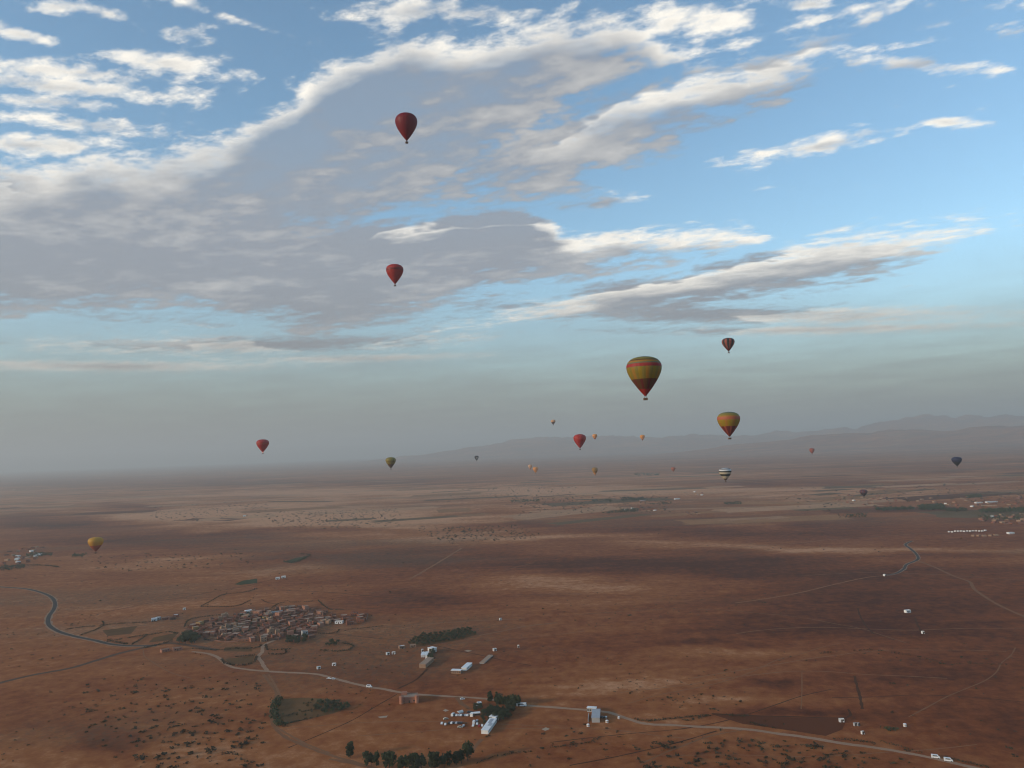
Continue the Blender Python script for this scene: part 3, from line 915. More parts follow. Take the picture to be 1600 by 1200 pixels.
SHRUB_ZONES = [  # pixel polygon, count, nearest spacing in metres, size range
    ([(70, 1075), (200, 1050), (400, 1060), (420, 1110), (410, 1200), (200, 1200), (90, 1120)], 260, 5, 2.2, 4.2),
    ([(250, 1130), (400, 1120), (420, 1200), (240, 1200)], 80, 4, 2.6, 5.0),
    ([(990, 1160), (1200, 1155), (1400, 1185), (1500, 1210), (1180, 1215), (1000, 1205)], 150, 5, 2.2, 5.0),
    ([(1000, 1085), (1140, 1085), (1170, 1100), (1120, 1112), (1010, 1100)], 50, 4, 1.4, 3.0),
    ([(930, 1050), (1180, 1045), (1200, 1075), (960, 1085)], 60, 6, 1.2, 2.8),
    ([(430, 1060), (600, 1075), (590, 1125), (555, 1120), (545, 1095), (450, 1086)], 46, 5, 1.2, 2.6),
    ([(0, 940), (60, 950), (90, 1000), (160, 1020), (60, 1050), (0, 1050)], 60, 8, 1.4, 3.2),
    ([(85, 950), (160, 945), (180, 965), (120, 985), (88, 970)], 70, 6, 1.4, 3.0),
    ([(440, 1015), (640, 1010), (640, 1075), (470, 1050)], 60, 7, 1.2, 2.6),
    ([(780, 1000), (980, 1000), (1000, 1080), (800, 1085)], 70, 8, 1.2, 2.6),
    ([(1200, 1000), (1600, 990), (1600, 1040), (1210, 1040)], 110, 8, 1.4, 3.2),
    ([(1340, 1030), (1600, 1040), (1600, 1190), (1480, 1170), (1360, 1060)], 50, 10, 1.2, 2.6),
    ([(740, 1150), (990, 1140), (980, 1200), (740, 1200)], 46, 8, 1.4, 3.0),
    ([(880, 1120), (990, 1135), (990, 1190), (880, 1195)], 24, 6, 1.6, 3.4),
    ([(0, 1080), (100, 1090), (110, 1200), (0, 1200)], 26, 8, 1.2, 2.6),
    ([(560, 960), (850, 945), (860, 1000), (760, 985), (560, 990)], 60, 9, 1.4, 3.0),
    ([(850, 930), (1250, 930), (1260, 990), (860, 995)], 120, 11, 1.6, 3.4),
    ([(640, 824), (800, 820), (860, 840), (700, 850)], 260, 10, 4.7, 8.5),
    ([(420, 800), (620, 795), (640, 825), (430, 828)], 420, 14, 4.7, 8.5),
    ([(230, 792), (420, 780), (420, 815), (240, 815)], 260, 16, 5.0, 8.5),
    ([(120, 868), (400, 862), (400, 885), (140, 895)], 130, 12, 3.7, 6.5),
    ([(800, 775), (1050, 770), (1060, 800), (810, 806)], 420, 18, 5.3, 9.3),
    ([(700, 760), (900, 755), (900, 780), (700, 785)], 150, 20, 6.2, 10.1),
    ([(250, 925), (500, 880), (560, 940), (420, 945), (300, 945)], 70, 10, 1.8, 3.2),
    ([(1220, 760), (1600, 750), (1600, 800), (1240, 800)], 260, 18, 5.4, 10.8),
]
SHRUB_ZONES += [([(0, 930), (1600, 880), (1600, 1200), (0, 1200)], 420, 9, 0.9, 2.6), ([(0, 850), (1600, 800), (1600, 940), (0, 960)], 420, 14, 1.6, 4.0)]
spots = []
rs = random.Random(5)
def clumpy(q):
    v = float(fbm(np.array([q.x / 60.0]), np.array([q.y / 60.0]), 77, 3)[0])
    return v > 0.30 + 0.2 * rs.random()
for zi, (poly, n, dm, s0, s1) in enumerate(SHRUB_ZONES):
    for q in scatter(poly, n, dm, 100 + zi):
        if 2 < zi < 17 and not clumpy(q):
            continue
        cpx = G(sum(p_[0] for p_ in poly) / len(poly), sum(p_[1] for p_ in poly) / len(poly)).to_2d()
        ext = max((G(*p_).to_2d() - cpx).length for p_ in poly)
        if zi < 25 and rs.random() > 1.25 - (q - cpx).length / ext:
            continue
        s = rs.uniform(s0, s1) * (0.7 + 0.6 * rs.random() ** 2)
        spots.append((s / math.hypot(q.length, CAM_H), s, q))
spots.sort(key=lambda t: -t[0])
near = [t for t in spots if t[2].length < 1500][:290]
near_ids = {id(t) for t in near}
for i, (_, s, q) in enumerate(near):
    left = q.x < -120
    where = ("on the red slope at the lower left" if q.x < -150 else "on the plain around the camp" if q.x < 130 else "on the plain at the lower right")
    grp = {"on the red slope at the lower left": "shrubs at the lower left", "on the plain around the camp": "shrubs around the camp", "on the plain at the lower right": "shrubs at the lower right"}[where]
    shrubs.place(i, (q.x, q.y, 0), rs.random() * 6, (s * 1.35, s, s * 0.8), "dark scattered shrub " + where, grp)
mb = MB()
proto = [(shrub_mesh(s, 18)) for s in (31, 32, 33)]
for t in spots:
    if id(t) in near_ids:
        continue
    _, s, q = t
    pm = rs.choice(proto)
    th = rs.random() * 6.283
    c_, s_ = math.cos(th), math.sin(th)
    mb.add([(q.x + s * 1.2 * (x * c_ - y * s_), q.y + s * 1.2 * (x * s_ + y * c_), z * s * 0.8) for x, y, z in pm.v], pm.f)
tag(mb.obj("scrub", M_shrub), "thin dark scrub dotting the far plain", "scrub", kind="stuff")

def belt(poly, n, h0, h1, label, seed, mat=M_leaf):
    """a far band of trees that reads as one mass"""
    rnd = random.Random(seed)
    b = MB()
    for q in scatter(poly, n, 3.0, seed):
        h = rnd.uniform(h0, h1)
        cl = [(q.x + rnd.gauss(0, h * .25), q.y + rnd.gauss(0, h * .25), h * rnd.uniform(.35, .8), h * .3) for _ in range(3)]
        leaf_cloud(b, 16, cl, h * 0.2, rnd)
    tag(b.obj("treeline", mat), label, "trees", kind="stuff")

belt([(1368, 795.5), (1426, 794), (1428, 797), (1370, 799)], 120, 6, 9, "dark tree belt left of the green block far right", 41)
belt([(1434, 791), (1474, 789), (1476, 797), (1438, 798)], 220, 6, 9, "dark green block of trees far right", 42)
belt([(1478, 796), (1510, 796), (1510, 799), (1478, 799.5)], 80, 5, 8, "short dark tree belt right of the green block", 43)
belt([(1530, 798), (1610, 795), (1610, 801), (1532, 802)], 180, 6, 9, "long dark tree belt at the right edge", 44)
belt([(1510, 776), (1534, 775), (1534, 778), (1512, 779)], 60, 6, 9, "small tree belt above the long sheds", 45)
belt([(1525, 807), (1610, 805), (1610, 812), (1540, 814)], 90, 4, 7, "broken trees among the right edge houses", 46)
belt([(968, 778), (1006, 779), (1008, 783), (972, 783)], 120, 6, 9, "dark trees round the far central hamlet", 47)
belt([(936, 803), (975, 797), (998, 796), (996, 800), (960, 803)], 110, 5, 8, "slanting tree line of the far central hamlet", 48)
belt([(1015, 787), (1050, 784), (1050, 788), (1016, 790)], 30, 5, 8, "loose trees right of the far central hamlet", 49)
belt([(1130, 786.5), (1158, 785), (1158, 788.5), (1132, 789)], 50, 5, 8, "dark tree line under the striped balloon", 50)
belt([(798, 783), (842, 781), (842, 784), (800, 786)], 90, 5, 8, "tree line on the plain left of the far hamlet", 51)
belt([(925, 782), (955, 781), (955, 784), (926, 785)], 60, 5, 8, "tree line touching the far hamlet", 52)
belt([(0, 886), (40, 884), (40, 888), (0, 893)], 60, 4, 7, "dark trees at the left edge by the far village", 53)
belt([(40, 866), (80, 864), (82, 869), (42, 871)], 60, 4, 7, "trees behind the far left village", 54)
belt([(110, 868), (134, 866), (134, 870), (110, 871)], 30, 4, 7, "short dark tree line below the yellow balloon", 55)
belt([(992, 740), (1030, 741), (1030, 744), (992, 744)], 60, 9, 14, "distant tree clumps under the orange balloons", 56)
belt([(1310, 805), (1358, 803), (1358, 809), (1312, 810)], 50, 4, 7, "dark scrubby trees on the far right plain", 57)

# ================================================================== houses
WALLS = {"red": (0.26, 0.092, 0.050), "pink": (0.38, 0.17, 0.105), "tan": (0.34, 0.205, 0.125), "ochre": (0.40, 0.23, 0.085), "white": (0.78, 0.76, 0.71), "brown": (0.20, 0.095, 0.060), "grey": (0.40, 0.39, 0.37)}
M_wall = {k: material("render_" + k, c, 0.9, 0.16, 0.4) for k, c in WALLS.items()}
M_roof = {"earth": material("earth_roof", (0.23, 0.105, 0.060), 0.95, 0.2, 0.4), "white": material("white_roof", (0.82, 0.81, 0.78), 0.8, 0.06, 0.3),
          "grey": material("grey_roof", (0.40, 0.40, 0.41), 0.7, 0.12, 0.3), "pale": material("pale_roof", (0.38, 0.25, 0.17), 0.9, 0.12, 0.3)}
M_dark = material("window_dark", (0.030, 0.028, 0.028), 0.4)
M_door = material("painted_door", (0.10, 0.065, 0.045), 0.7, 0.1, 2.0)

def house(name, cat, w_, d_, h_, wall, roof, storeys=1, block=None, windows=2, tower=False):
    """flat-roofed block with parapet, recessed roof, door and windows"""
    r = empty(name)
    r["category"] = cat
    x, y = w_ / 2, d_ / 2
    m = MB()
    m.box(-x, x, -y, y, 0, h_)
    m.obj("wall", M_wall[wall], r)
    p = MB()
    t = 0.3
    for a in ((-x - .02, x + .02, -y - .02, -y + t), (-x - .02, x + .02, y - t, y + .02), (-x - .02, -x + t, -y + t, y - t), (x - t, x + .02, -y + t, y - t)):
        p.box(a[0], a[1], a[2], a[3], h_ - 0.004, h_ + 0.6)
    p.obj("parapet", M_wall[wall], r)
    q = MB()
    q.box(-x + t, x - t, -y + t, y - t, h_ + .003, h_ + 0.12)
    q.obj("roof", M_roof[roof], r)
    dd = MB()
    dd.box(-0.6, 0.6, -y - 0.06, -y + 0.02, 0.0, 2.2)
    dd.obj("door", M_door, r)
    for s in range(storeys):
        for i in range(windows):
            wx = -x + w_ * (i + 0.5) / windows
            if s == 0 and abs(wx) < 1.3:
                wx = x * 0.55
            wd = MB()
            wd.box(wx - 0.55, wx + 0.55, -y - 0.05, -y + 0.02, 1.1 + 3 * s, 2.3 + 3 * s)
            wd.obj("window", M_dark, r)
    wd = MB()
    wd.box(x - 0.02, x + 0.05, -0.55, 0.55, 1.1, 2.3)
    wd.obj("window", M_dark, r)
    if block:
        bx, by, bh = block
        b = MB()
        b.box(-x + .35, -x + .35 + bx, y - .35 - by, y - .35, h_ + 0.12, h_ + bh)
        b.obj("upper_room", M_wall[wall], r)
    if tower:
        for sx in (-1, 1):
            b = MB()
            b.lathe([(1.9, 0), (1.9, h_ + 1.2), (2.15, h_ + 1.2), (2.15, h_ + 1.7), (0.0, h_ + 2.2)], 14, 0, (sx * (x - .6), -y - 0.6, 0))
            b.obj("tower", M_wall[wall], r)
    return r

vh = Kind([house("village_house", "house", 11, 9, 3.6, "red", "earth", 1, (4, 4, 2.6)),
           house("village_house", "house", 9, 8, 3.4, "brown", "earth"),
           house("village_house", "house", 12, 8, 5.8, "pink", "pale", 2, None, 3),
           house("village_house", "house", 10, 10, 3.6, "red", "pale"),
           house("village_house", "house", 9, 9, 6.0, "tan", "pale", 2, (3.5, 3.5, 2.4)),
           house("village_house", "house", 14, 7, 3.4, "brown", "earth", 1, None, 3),
           house("village_house", "house", 10, 8, 5.6, "ochre", "pale", 2)])
VL = ["red earth house with a roof room in the crowded village", "small brown earth house in the crowded village", "two-storey pink house in the crowded village",
      "red house with a pale roof in the crowded village", "two-storey tan house with roof room in the crowded village", "long low brown house in the crowded village", "two-storey ochre house in the crowded village"]
rv = random.Random(3)
vmid = G(415, 977)
vpoly = [(290, 990), (300, 976), (345, 966), (395, 957), (430, 952), (470, 948), (505, 956), (525, 964), (515, 974), (492, 982), (487, 996), (440, 996), (425, 1003), (372, 1002), (330, 996), (305, 997)]
for q in scatter(vpoly, 230, 9.0, 61):
    k = rv.choices(range(7), (26, 32, 9, 16, 8, 26, 3))[0]
    s = rv.choice((0.5, 0.6, 0.7, 0.8, 1.0))
    vx = (q.x - vmid.x) * 0.9
    part = ("lower " if q.y < vmid.y else "upper ") + ("left" if vx < -35 else "right" if vx > 35 else "middle") + " part"
    vh.place(k, (q.x, q.y, 0), 0.35 + rv.choice((0, 1.571, 3.142, -1.571)) + rv.gauss(0, .3), (s * rv.uniform(.8, 1.3), s, rv.uniform(.55, .95)), VL[k].replace("in the crowded village", "in the village's " + part), "houses of the red village")
for q in scatter([(524, 972), (535, 960), (572, 962), (566, 972), (545, 978)], 9, 13, 62):
    k = rv.choice((0, 1, 3))
    vh.place(k, (q.x, q.y, 0), 0.3 + rv.gauss(0, .2), (.9, .9, .9), VL[k].replace("in the crowded village", "just east of the village"), "houses east of the village")

def yard_wall(px_pts, h_, wall, label):
    """earth enclosure wall, one straight length per child"""
    P = [G(*p) for p in px_pts]
    r = empty("courtyard_wall", P[0])
    tag(r, label, "wall", "courtyard walls")
    for a, b in zip(P[:-1], P[1:]):
        m = MB()
        d = (b - a).normalized() * 0.22
        n = Vector((-d.y, d.x, 0))
        a2, b2 = a - P[0] - d * .5, b - P[0] - d * 1.6
        vs = [a2 - n, b2 - n, b2 + n, a2 + n]
        m.add([v + Vector((0, 0, z)) for z in (0, h_) for v in vs], [(3, 2, 1, 0), (4, 5, 6, 7), (0, 1, 5, 4), (1, 2, 6, 5), (2, 3, 7, 6), (3, 0, 4, 7)])
        m.obj("wall_section", M_wall[wall], r)

one = lambda px, py, o, rz, label, sc_=(1, 1, 1), grp=None: (setattr(o, "location", G(px, py)), setattr(o, "rotation_euler", (0, 0, rz)), setattr(o, "scale", sc_), tag(o, label, None, grp))
# white and pale houses that stand apart
LONE = [
    (241, 970, 9, 8, 3.6, "white", "white", "white house at the left end of the row northwest of the village"),
    (247, 968, 7, 7, 3.4, "grey", "white", "low white-roofed house beside the white house"),
    (259, 968, 12, 8, 3.4, "red", "pale", "red house in the row northwest of the village"),
    (269, 968, 10, 8, 3.4, "brown", "earth", "brown house in the row northwest of the village"),
    (275, 964, 8, 8, 3.6, "red", "white", "white-roofed house at the right end of the row"),
    (288, 953, 6, 6, 3.2, "white", "white", "little white house alone above the village"),
    (388, 958, 11, 8, 4.2, "white", "white", "bright white house on the village's upper edge"),
    (432, 959, 20, 7, 3.4, "grey", "grey", "long grey-roofed shed at the top of the village"),
    (434, 905, 9, 7, 3.4, "white", "white", "left of two white houses alone behind the village"),
    (443, 903, 9, 7, 3.4, "white", "white", "right of two white houses alone behind the village"),
    (398, 921, 6, 6, 3.2, "pink", "pale", "small pink hut by the triangular field"),
    (476, 994, 8, 8, 7.0, "grey", "pale", "pale grey two-storey house beside the lower grove"),
    (471, 987, 14, 9, 3.8, "pink", "pale", "broad salmon-roofed house at the village's right"),
    (530, 974, 12, 7, 3.2, "white", "pale", "pale low house east of the village"),
    (258, 1018, 12, 6, 3.0, "pink", "pale", "long pinkish house below the worn road"),
    (277, 1016, 12, 7, 3.2, "pink", "pale", "pinkish house right of the long one below the road"),
    (498, 1045, 6, 4, 2.6, "white", "white", "small white hut left of its neighbour below the village"),
    (522, 1040, 6, 5, 2.8, "white", "white", "small white hut right of its neighbour below the village"),
    (606, 1023, 6, 4, 2.6, "white", "white", "left of two tiny white huts below the grove"),
    (615, 1022, 6, 4, 2.6, "white", "white", "right of two tiny white huts below the grove"),
    (628, 1013, 8, 6, 3.0, "tan", "white", "pale hut at the grove's lower left corner"),
    (645, 1011, 8, 5, 2.8, "tan", "pale", "low tan hut touching the grove's lower edge"),
    (782, 969, 5, 4, 2.8, "white", "white", "tiny white hut on the thin eastern track"),
    (810, 1012, 3, 3, 3.2, "white", "white", "tiny white hut on the plain right of the grove"),
    (773, 1017, 6, 5, 3.0, "white", "white", "small white hut at the head of the pale strip"),
    (660, 1018, 3.5, 3.5, 2.8, "white", "white", "tiny white hut left of the compound"),
    (749, 1102, 6, 5, 3.0, "white", "white", "little white hut above the camp"),
    (744, 1106, 3, 6, 2.8, "white", "white", "narrow white hut beside the little hut"),
    (1418, 957, 8.5, 5, 3.0, "white", "white", "lone white house on the dark right plain"),
    (1442, 990, 4, 4, 3.0, "white", "white", "tiny white hut at the end of the short furrow"),
    (1382, 900, 5, 5, 3.2, "white", "white", "tiny white hut where the asphalt ends"),
    (1315, 1128, 6, 3.4, 2.8, "white", "white", "white hut at the corner of the ploughed field"),
    (1348, 1147, 3.5, 2.5, 2.2, "white", "white", "tiny white hut near the right dirt road"),
    (1336, 1134, 3, 3, 2.2, "grey", "white", "left of two tiny pale sheds near the ploughed field"),
    (1341, 1134, 3, 3, 2.2, "grey", "white", "right of two tiny pale sheds near the ploughed field"),
    (21, 766, 14, 12, 6, "white", "white", "distant white building at the far left"),
    (382, 807, 12, 10, 5, "white", "white", "distant white speck of a house on the pale plain"),
]
for px, py, a, b, c, wl, rf, lab in LONE:
    kx = 0.62 if a <= 6 else 0.85
    a, b, c = a * kx, b * kx, c * (0.75 if a <= 6 else 0.9)
    one(px, py, house("house" if a > 4 else "hut", "house", a, b, c, wl, rf, 2 if c > 5 else 1, None, 2 if a > 4 else 1), 0.25 + rv.gauss(0, .25), lab)

# the villa with two round towers below the dirt road
one(640, 1095, house("villa", "house", 15, 12, 4.6, "pink", "pale", 1, (5, 4, 2.6), 3, True), 0.1, "pink villa with two round front towers below the dirt road")

# compound, sheds and halls
def shed(name, px_a, px_b, width, h_, wall, roof, label, cat="building", pitched=False, bays=5):
    """long building between two ground pixels"""
    A, B = G(*px_a), G(*px_b)
    d = (B - A).to_2d()
    r = empty(name, (A + B) / 2, math.atan2(d.y, d.x))
    tag(r, label, cat)
    x, y = d.length / 2, width / 2
    m = MB()
    m.box(-x, x, -y, y, 0, h_)
    m.obj("wall", M_wall[wall], r)
    k = MB()
    if pitched:
        e, rise = 0.35, width * 0.16
        vs = [(-x - e, -y - e, h_ + .02), (x + e, -y - e, h_ + .02), (x + e, 0, h_ + rise), (-x - e, 0, h_ + rise), (x + e, y + e, h_ + .02), (-x - e, y + e, h_ + .02)]
        k.add(vs, [(0, 1, 2, 3), (3, 2, 4, 5), (0, 3, 5), (1, 4, 2), (0, 5, 4, 1)])
    else:
        k.box(-x - .25, x + .25, -y - .25, y + .25, h_ + .003, h_ + .35)
    k.obj("roof", M_roof[roof], r)
    for i in range(bays):
        for s in (-1, 1):
            wx = -x + 2 * x * (i + .5) / bays
            wd = MB()
            wd.box(wx - .6, wx + .6, s * y - .05, s * y + .05, 1.0, 2.2)
            wd.obj("window", M_dark, r)
    wd = MB()
    wd.box(x - .04, x + .06, -.9, .9, 0, 2.3)
    wd.obj("door", M_door, r)
    return r

hall = shed("long_hall", (757.5, 1147), (771, 1128), 5.8, 2.8, "white", "white", "long white-roofed hall with grey roof panels at the camp", pitched=False, bays=8)
k = MB()
k.box(2, 11, -1.2, 1.6, 3.16, 3.25)
k.obj("roof_panel", M_roof["grey"], hall)
k = MB()
k.box(-4, 2, -2.6, 0.2, 3.16, 3.24)
k.obj("roof_panel", M_roof["grey"], hall)
shed("white_hall", (767, 1125), (777, 1126.5), 5.5, 3.6, "white", "white", "white hall standing across the head of the long hall", bays=3)
shed("arched_pavilion", (741.5, 1118.5), (750, 1117.8), 3.6, 2.4, "brown", "white", "white-roofed pavilion at the edge of the car park", bays=4)
shed("small_pavilion", (736.5, 1120), (739, 1117.5), 2.6, 2.2, "white", "white", "small white pavilion left of the white-roofed one", bays=2)
shed("compound_house", (672, 1019), (679, 1017), 8, 4.2, "white", "white", "white house at the top of the roadside compound", bays=3)
shed("compound_wing", (660, 1044), (673, 1033), 7, 3.8, "tan", "pale", "long cream building in the roadside compound", bays=5)
shed("compound_hut", (668, 1030), (671, 1028), 5, 3.4, "white", "white", "white hut between the compound buildings", bays=1)
shed("white_shed", (706, 1051), (721, 1051.5), 5.5, 2.8, "tan", "white", "low white shed with open front on the plain", bays=5)
shed("narrow_shed", (725, 1048), (734, 1040), 5.5, 2.8, "white", "white", "narrow white shed slanting beside the low one", bays=4)
shed("greenhouse_strip", (753, 1037), (767, 1025), 5.0, 0.9, "grey", "pale", "low pale strip shed slanting across the plain", bays=0)
shed("roadside_shop", (918, 1111), (932, 1112), 4.0, 3.2, "grey", "white", "flat white-roofed shop beside the dirt road", bays=4)
shed("workshop", (931, 1129), (932, 1115), 6.5, 3.6, "grey", "grey", "grey-roofed workshop behind the roadside shop", bays=4)
for i, (px, py, lab) in enumerate([(659, 1027, "first"), (662, 1027, "second"), (665, 1026.5, "third"), (668, 1026, "fourth")]):
    a, b = (px, py), (px + 1.6, py - 5)
    shed("shade_roof", a, b, 1.7, 2.2, "white", "white", "narrow white roof, %s from the left in the compound" % lab, bays=0)

# far settlements
fh = Kind([house("far_house", "house", 13, 10, 4.5, "tan", "pale"), house("far_house", "house", 12, 9, 4.2, "red", "earth"), house("far_house", "house", 12, 10, 4.8, "white", "white"), house("far_house", "house", 15, 9, 4.0, "brown", "earth")])
FN = ["tan", "red", "white", "brown"]
def hamlet(poly, n, dmin, seed, where, group, wts=(10, 12, 1.5, 14)):
    r2 = random.Random(seed)
    for q in scatter(poly, n, dmin, seed):
        k = r2.choices(range(4), wts)[0]
        fh.place(k, (q.x, q.y, 0), r2.random() * 3, (.75, .75, r2.uniform(.5, .9)), "tiny %s house %s" % (FN[k], where), group)
hamlet([(1290, 783), (1320, 774), (1440, 774), (1470, 784), (1400, 790), (1300, 788)], 30, 24, 71, "in the far hamlet below the purple balloon", "houses of the far hamlet")
hamlet([(1440, 782), (1520, 776), (1600, 772), (1600, 794), (1500, 793)], 26, 24, 72, "near the long sheds at the far right", "houses near the far sheds", (12, 8, 3, 12))
hamlet([(1528, 812), (1545, 806), (1610, 803), (1610, 818), (1560, 820)], 32, 18, 73, "in the village at the right edge", "houses at the right edge", (14, 10, 3, 10))
hamlet([(0, 872), (20, 858), (65, 853), (75, 862), (45, 880), (0, 884)], 30, 17, 74, "in the far village at the left edge", "houses at the left edge", (12, 14, 2, 10))
hamlet([(970, 795), (1000, 790), (1035, 793), (1030, 799), (980, 799)], 10, 22, 75, "in the far central hamlet", "houses of the central hamlet", (8, 8, 3, 6))
hamlet([(1060, 770), (1110, 768), (1112, 774), (1062, 775)], 7, 30, 76, "on the plain left of the striped balloon", "houses on the far plain", (8, 6, 3, 4))
hamlet([(1070, 800), (1100, 799), (1100, 804), (1072, 805)], 6, 18, 77, "in the far group below the striped balloon", "houses below the striped balloon", (4, 4, 4, 10))
for i in range(13):
    px = 1483 + i * 4.7
    fh.place(2, G(px, 831.5 - i * 0.12 + rv.gauss(0, .4)), rv.random(), (.34, .34, .5), "small white house in the row on the far right plain", "white house row")
for i in range(5):
    fh.place(0, G(1520 + i * 9, 838 + rv.gauss(0, .5)), rv.random(), (.6, .6, .6), "small tan house below the white house row", "tan house row")
shed("long_greenhouse", (1524, 786.5), (1534, 786), 10, 3, "white", "white", "short bright greenhouse among the far right sheds", bays=3)
shed("long_greenhouse", (1541, 785.5), (1557, 784.5), 10, 3, "white", "white", "long bright greenhouse among the far right sheds", bays=4)
shed("long_greenhouse", (1533, 791), (1558, 791), 9, 3, "tan", "pale", "longest pale greenhouse below the other two", bays=5)
shed("white_depot", (1575, 834.5), (1583, 834), 8, 3.4, "white", "white", "white depot near the right edge", bays=3)
shed("far_barn", (1000, 783.5), (1008, 783), 9, 4, "pink", "white", "pale barn beside the far central trees", bays=3)
shed("far_barn", (1054, 780.5), (1062, 780), 9, 4, "white", "white", "white barn on the plain right of the central hamlet", bays=3)

# white water tanks
M_tank = material("white_tank", (0.80, 0.79, 0.76), 0.5, 0.05, 1.0)
def tank(px, py, r_, label):
    o = empty("water_tank", G(px, py))
    tag(o, label, "tank", "white round tanks")
    m = MB()
    m.lathe([(r_, 0), (r_, r_ * 1.3), (r_ * 1.05, r_ * 1.3), (r_ * 1.05, r_ * 1.4)], 16)
    m.obj("drum", M_tank, o, True)
    m = MB()
    m.lathe([(r_ * 1.05, r_ * 1.4), (r_ * .8, r_ * 1.65), (r_ * .4, r_ * 1.82), (r_ * .12, r_ * 1.85), (0.001, r_ * 1.86)], 16)
    m.obj("domed_lid", M_tank, o, True)
tank(919, 1135, 1.2, "white round tank left of the workshop")
tank(948.5, 1129, 1.2, "white round tank right of the workshop")
tank(947, 1122, 0.9, "smaller white tank above the right tank")
tank(967, 1123, 1.0, "white round tank beside the bend of the dirt road")
tank(1414, 1135, 1.3, "white round tank alone on the right plain")
yard_wall([(919, 1128), (920, 1117)], 1.8, "grey", "grey yard wall left of the workshop")
yard_wall([(318, 999), (345, 1003), (372, 1004)], 1.6, "brown", "brown earth wall at the village foot")
yard_wall([(430, 1000), (455, 992), (470, 996)], 1.6, "red", "red earth wall beside the lower village grove")
yard_wall([(556, 962), (575, 960), (572, 970)], 1.6, "brown", "brown earth wall of the eastern farm")

# tents at the car park
M_canvas = material("white_canvas", (0.80, 0.78, 0.73), 0.9, 0.05, 0.5, trans=0.2)
def tent(px, py, rz, s, label):
    o = empty("ridge_tent", G(px, py), rz)
    tag(o, label, "tent")
    m = MB()
    m.add([(-4, -3, 1.4), (4, -3, 1.4), (4.3, 0, 3.2), (-4.3, 0, 3.2), (4, 3, 1.4), (-4, 3, 1.4)], [(0, 1, 2, 3), (3, 2, 4, 5), (0, 3, 5), (1, 4, 2)])
    m.obj("canopy", M_canvas, o)
    for sx in (-1, 1):
        for sy in (-1, 1):
            m = MB()
            m.tube((sx * 3.9, sy * 2.9, 0), (sx * 3.9, sy * 2.9, 1.45), .06, .06, 6)
            m.obj("pole", M_bark, o)
    m = MB()
    m.box(-3.8, 3.8, -2.85, -2.8, 0, 1.3)
    m.obj("side_wall", M_canvas, o)
    o.scale = (s, s, s)
tent(719, 1113.5, 0.7, 0.6, "white ridge tent behind the parked cars")

# ================================================================== vehicles
M_glass = material("car_glass", (0.02, 0.022, 0.025), 0.15, spec=0.5)
M_tyre = material("tyre_rubber", (0.02, 0.02, 0.02), 0.9)
M_lamp = material("lamp_glass", (0.6, 0.6, 0.56), 0.2)
M_paint = {"white": material("white_paint", (0.80, 0.80, 0.78), 0.35, spec=0.5), "silver": material("silver_paint", (0.50, 0.51, 0.52), 0.35, metallic=0.3, spec=0.5), "dark": material("dark_paint", (0.035, 0.037, 0.042), 0.35, spec=0.5),
           "red": material("red_paint", (0.35, 0.03, 0.025), 0.35, spec=0.5), "beige": material("beige_paint", (0.62, 0.55, 0.42), 0.4, spec=0.5)}

def vehicle(kind, paint):
    L_, W_, H_ = {"car": (4.3, 1.75, 1.5), "minivan": (5.4, 2.0, 2.4), "bus": (11.0, 2.5, 3.2)}[kind]
    r = empty({"car": "parked_car", "minivan": "minivan", "bus": "coach"}[kind])
    r["category"] = {"car": "car", "minivan": "van", "bus": "bus"}[kind]
    hw, hl = W_ / 2, L_ / 2
    if kind == "car":
        prof = [(-hl, .35), (hl, .35), (hl, .72), (hl * .62, .9), (hl * .30, 1.42), (-hl * .55, 1.48), (-hl * .92, .98), (-hl, .9)]
    elif kind == "minivan":
        prof = [(-hl, .4), (hl, .4), (hl, 1.0), (hl * .82, 1.25), (hl * .58, 2.2), (hl * .4, 2.35), (-hl * .96, 2.4), (-hl, 2.2)]
    else:
        prof = [(-hl, .45), (hl, .45), (hl, 1.6), (hl * .96, 3.0), (hl * .93, 3.2), (-hl * .98, 3.2), (-hl, 3.05)]
    n = len(prof)
    m = MB()
    m.add([(x, -hw * (1 if z < H_ * .6 else .9), z) for x, z in prof] + [(x, hw * (1 if z < H_ * .6 else .9), z) for x, z in prof],
          [tuple(range(n))[::-1][::-1], tuple(range(n, 2 * n))[::-1]] + [(i, n + i, n + (i + 1) % n, (i + 1) % n) for i in range(n)])
    m.obj("body", M_paint[paint], r)
    z0, z1 = H_ * .62, H_ * .9
    for s in (-1, 1):
        g = MB()
        g.add([(-hl * .78, s * hw * 1.0, z0), (hl * .5, s * hw * 1.0, z0), (hl * .30, s * hw * .925, z1), (-hl * .62, s * hw * .925, z1)], [(0, 1, 2, 3) if s < 0 else (3, 2, 1, 0)])
        g.obj("side_window", M_glass, r)
    g = MB()
    xa, xb = {"car": (hl * .60, hl * .34), "minivan": (hl * .82, hl * .61), "bus": (hl * 1.0, hl * .965)}[kind]
    g.add([(xa + .03, -hw * .85, z0), (xa + .03, hw * .85, z0), (xb + .03, hw * .78, z1), (xb + .03, -hw * .78, z1)], [(0, 1, 2, 3)])
    g.obj("windscreen", M_glass, r)
    wr = .32 if kind != "bus" else .5
    for x in (-hl * .62, hl * .62):
        for s in (-1, 1):
            t = MB()
            t.tube((x, s * (hw - .2), wr), (x, s * (hw + .02), wr), wr, wr, 12)
            t.obj("wheel", M_tyre, r)
    for s in (-1, 1):
        t = MB()
        t.box(hl - .02, hl + .04, s * hw * .7 - .15, s * hw * .7 + .15, H_ * .36, H_ * .46)
        t.obj("headlight", M_lamp, r)
    return r

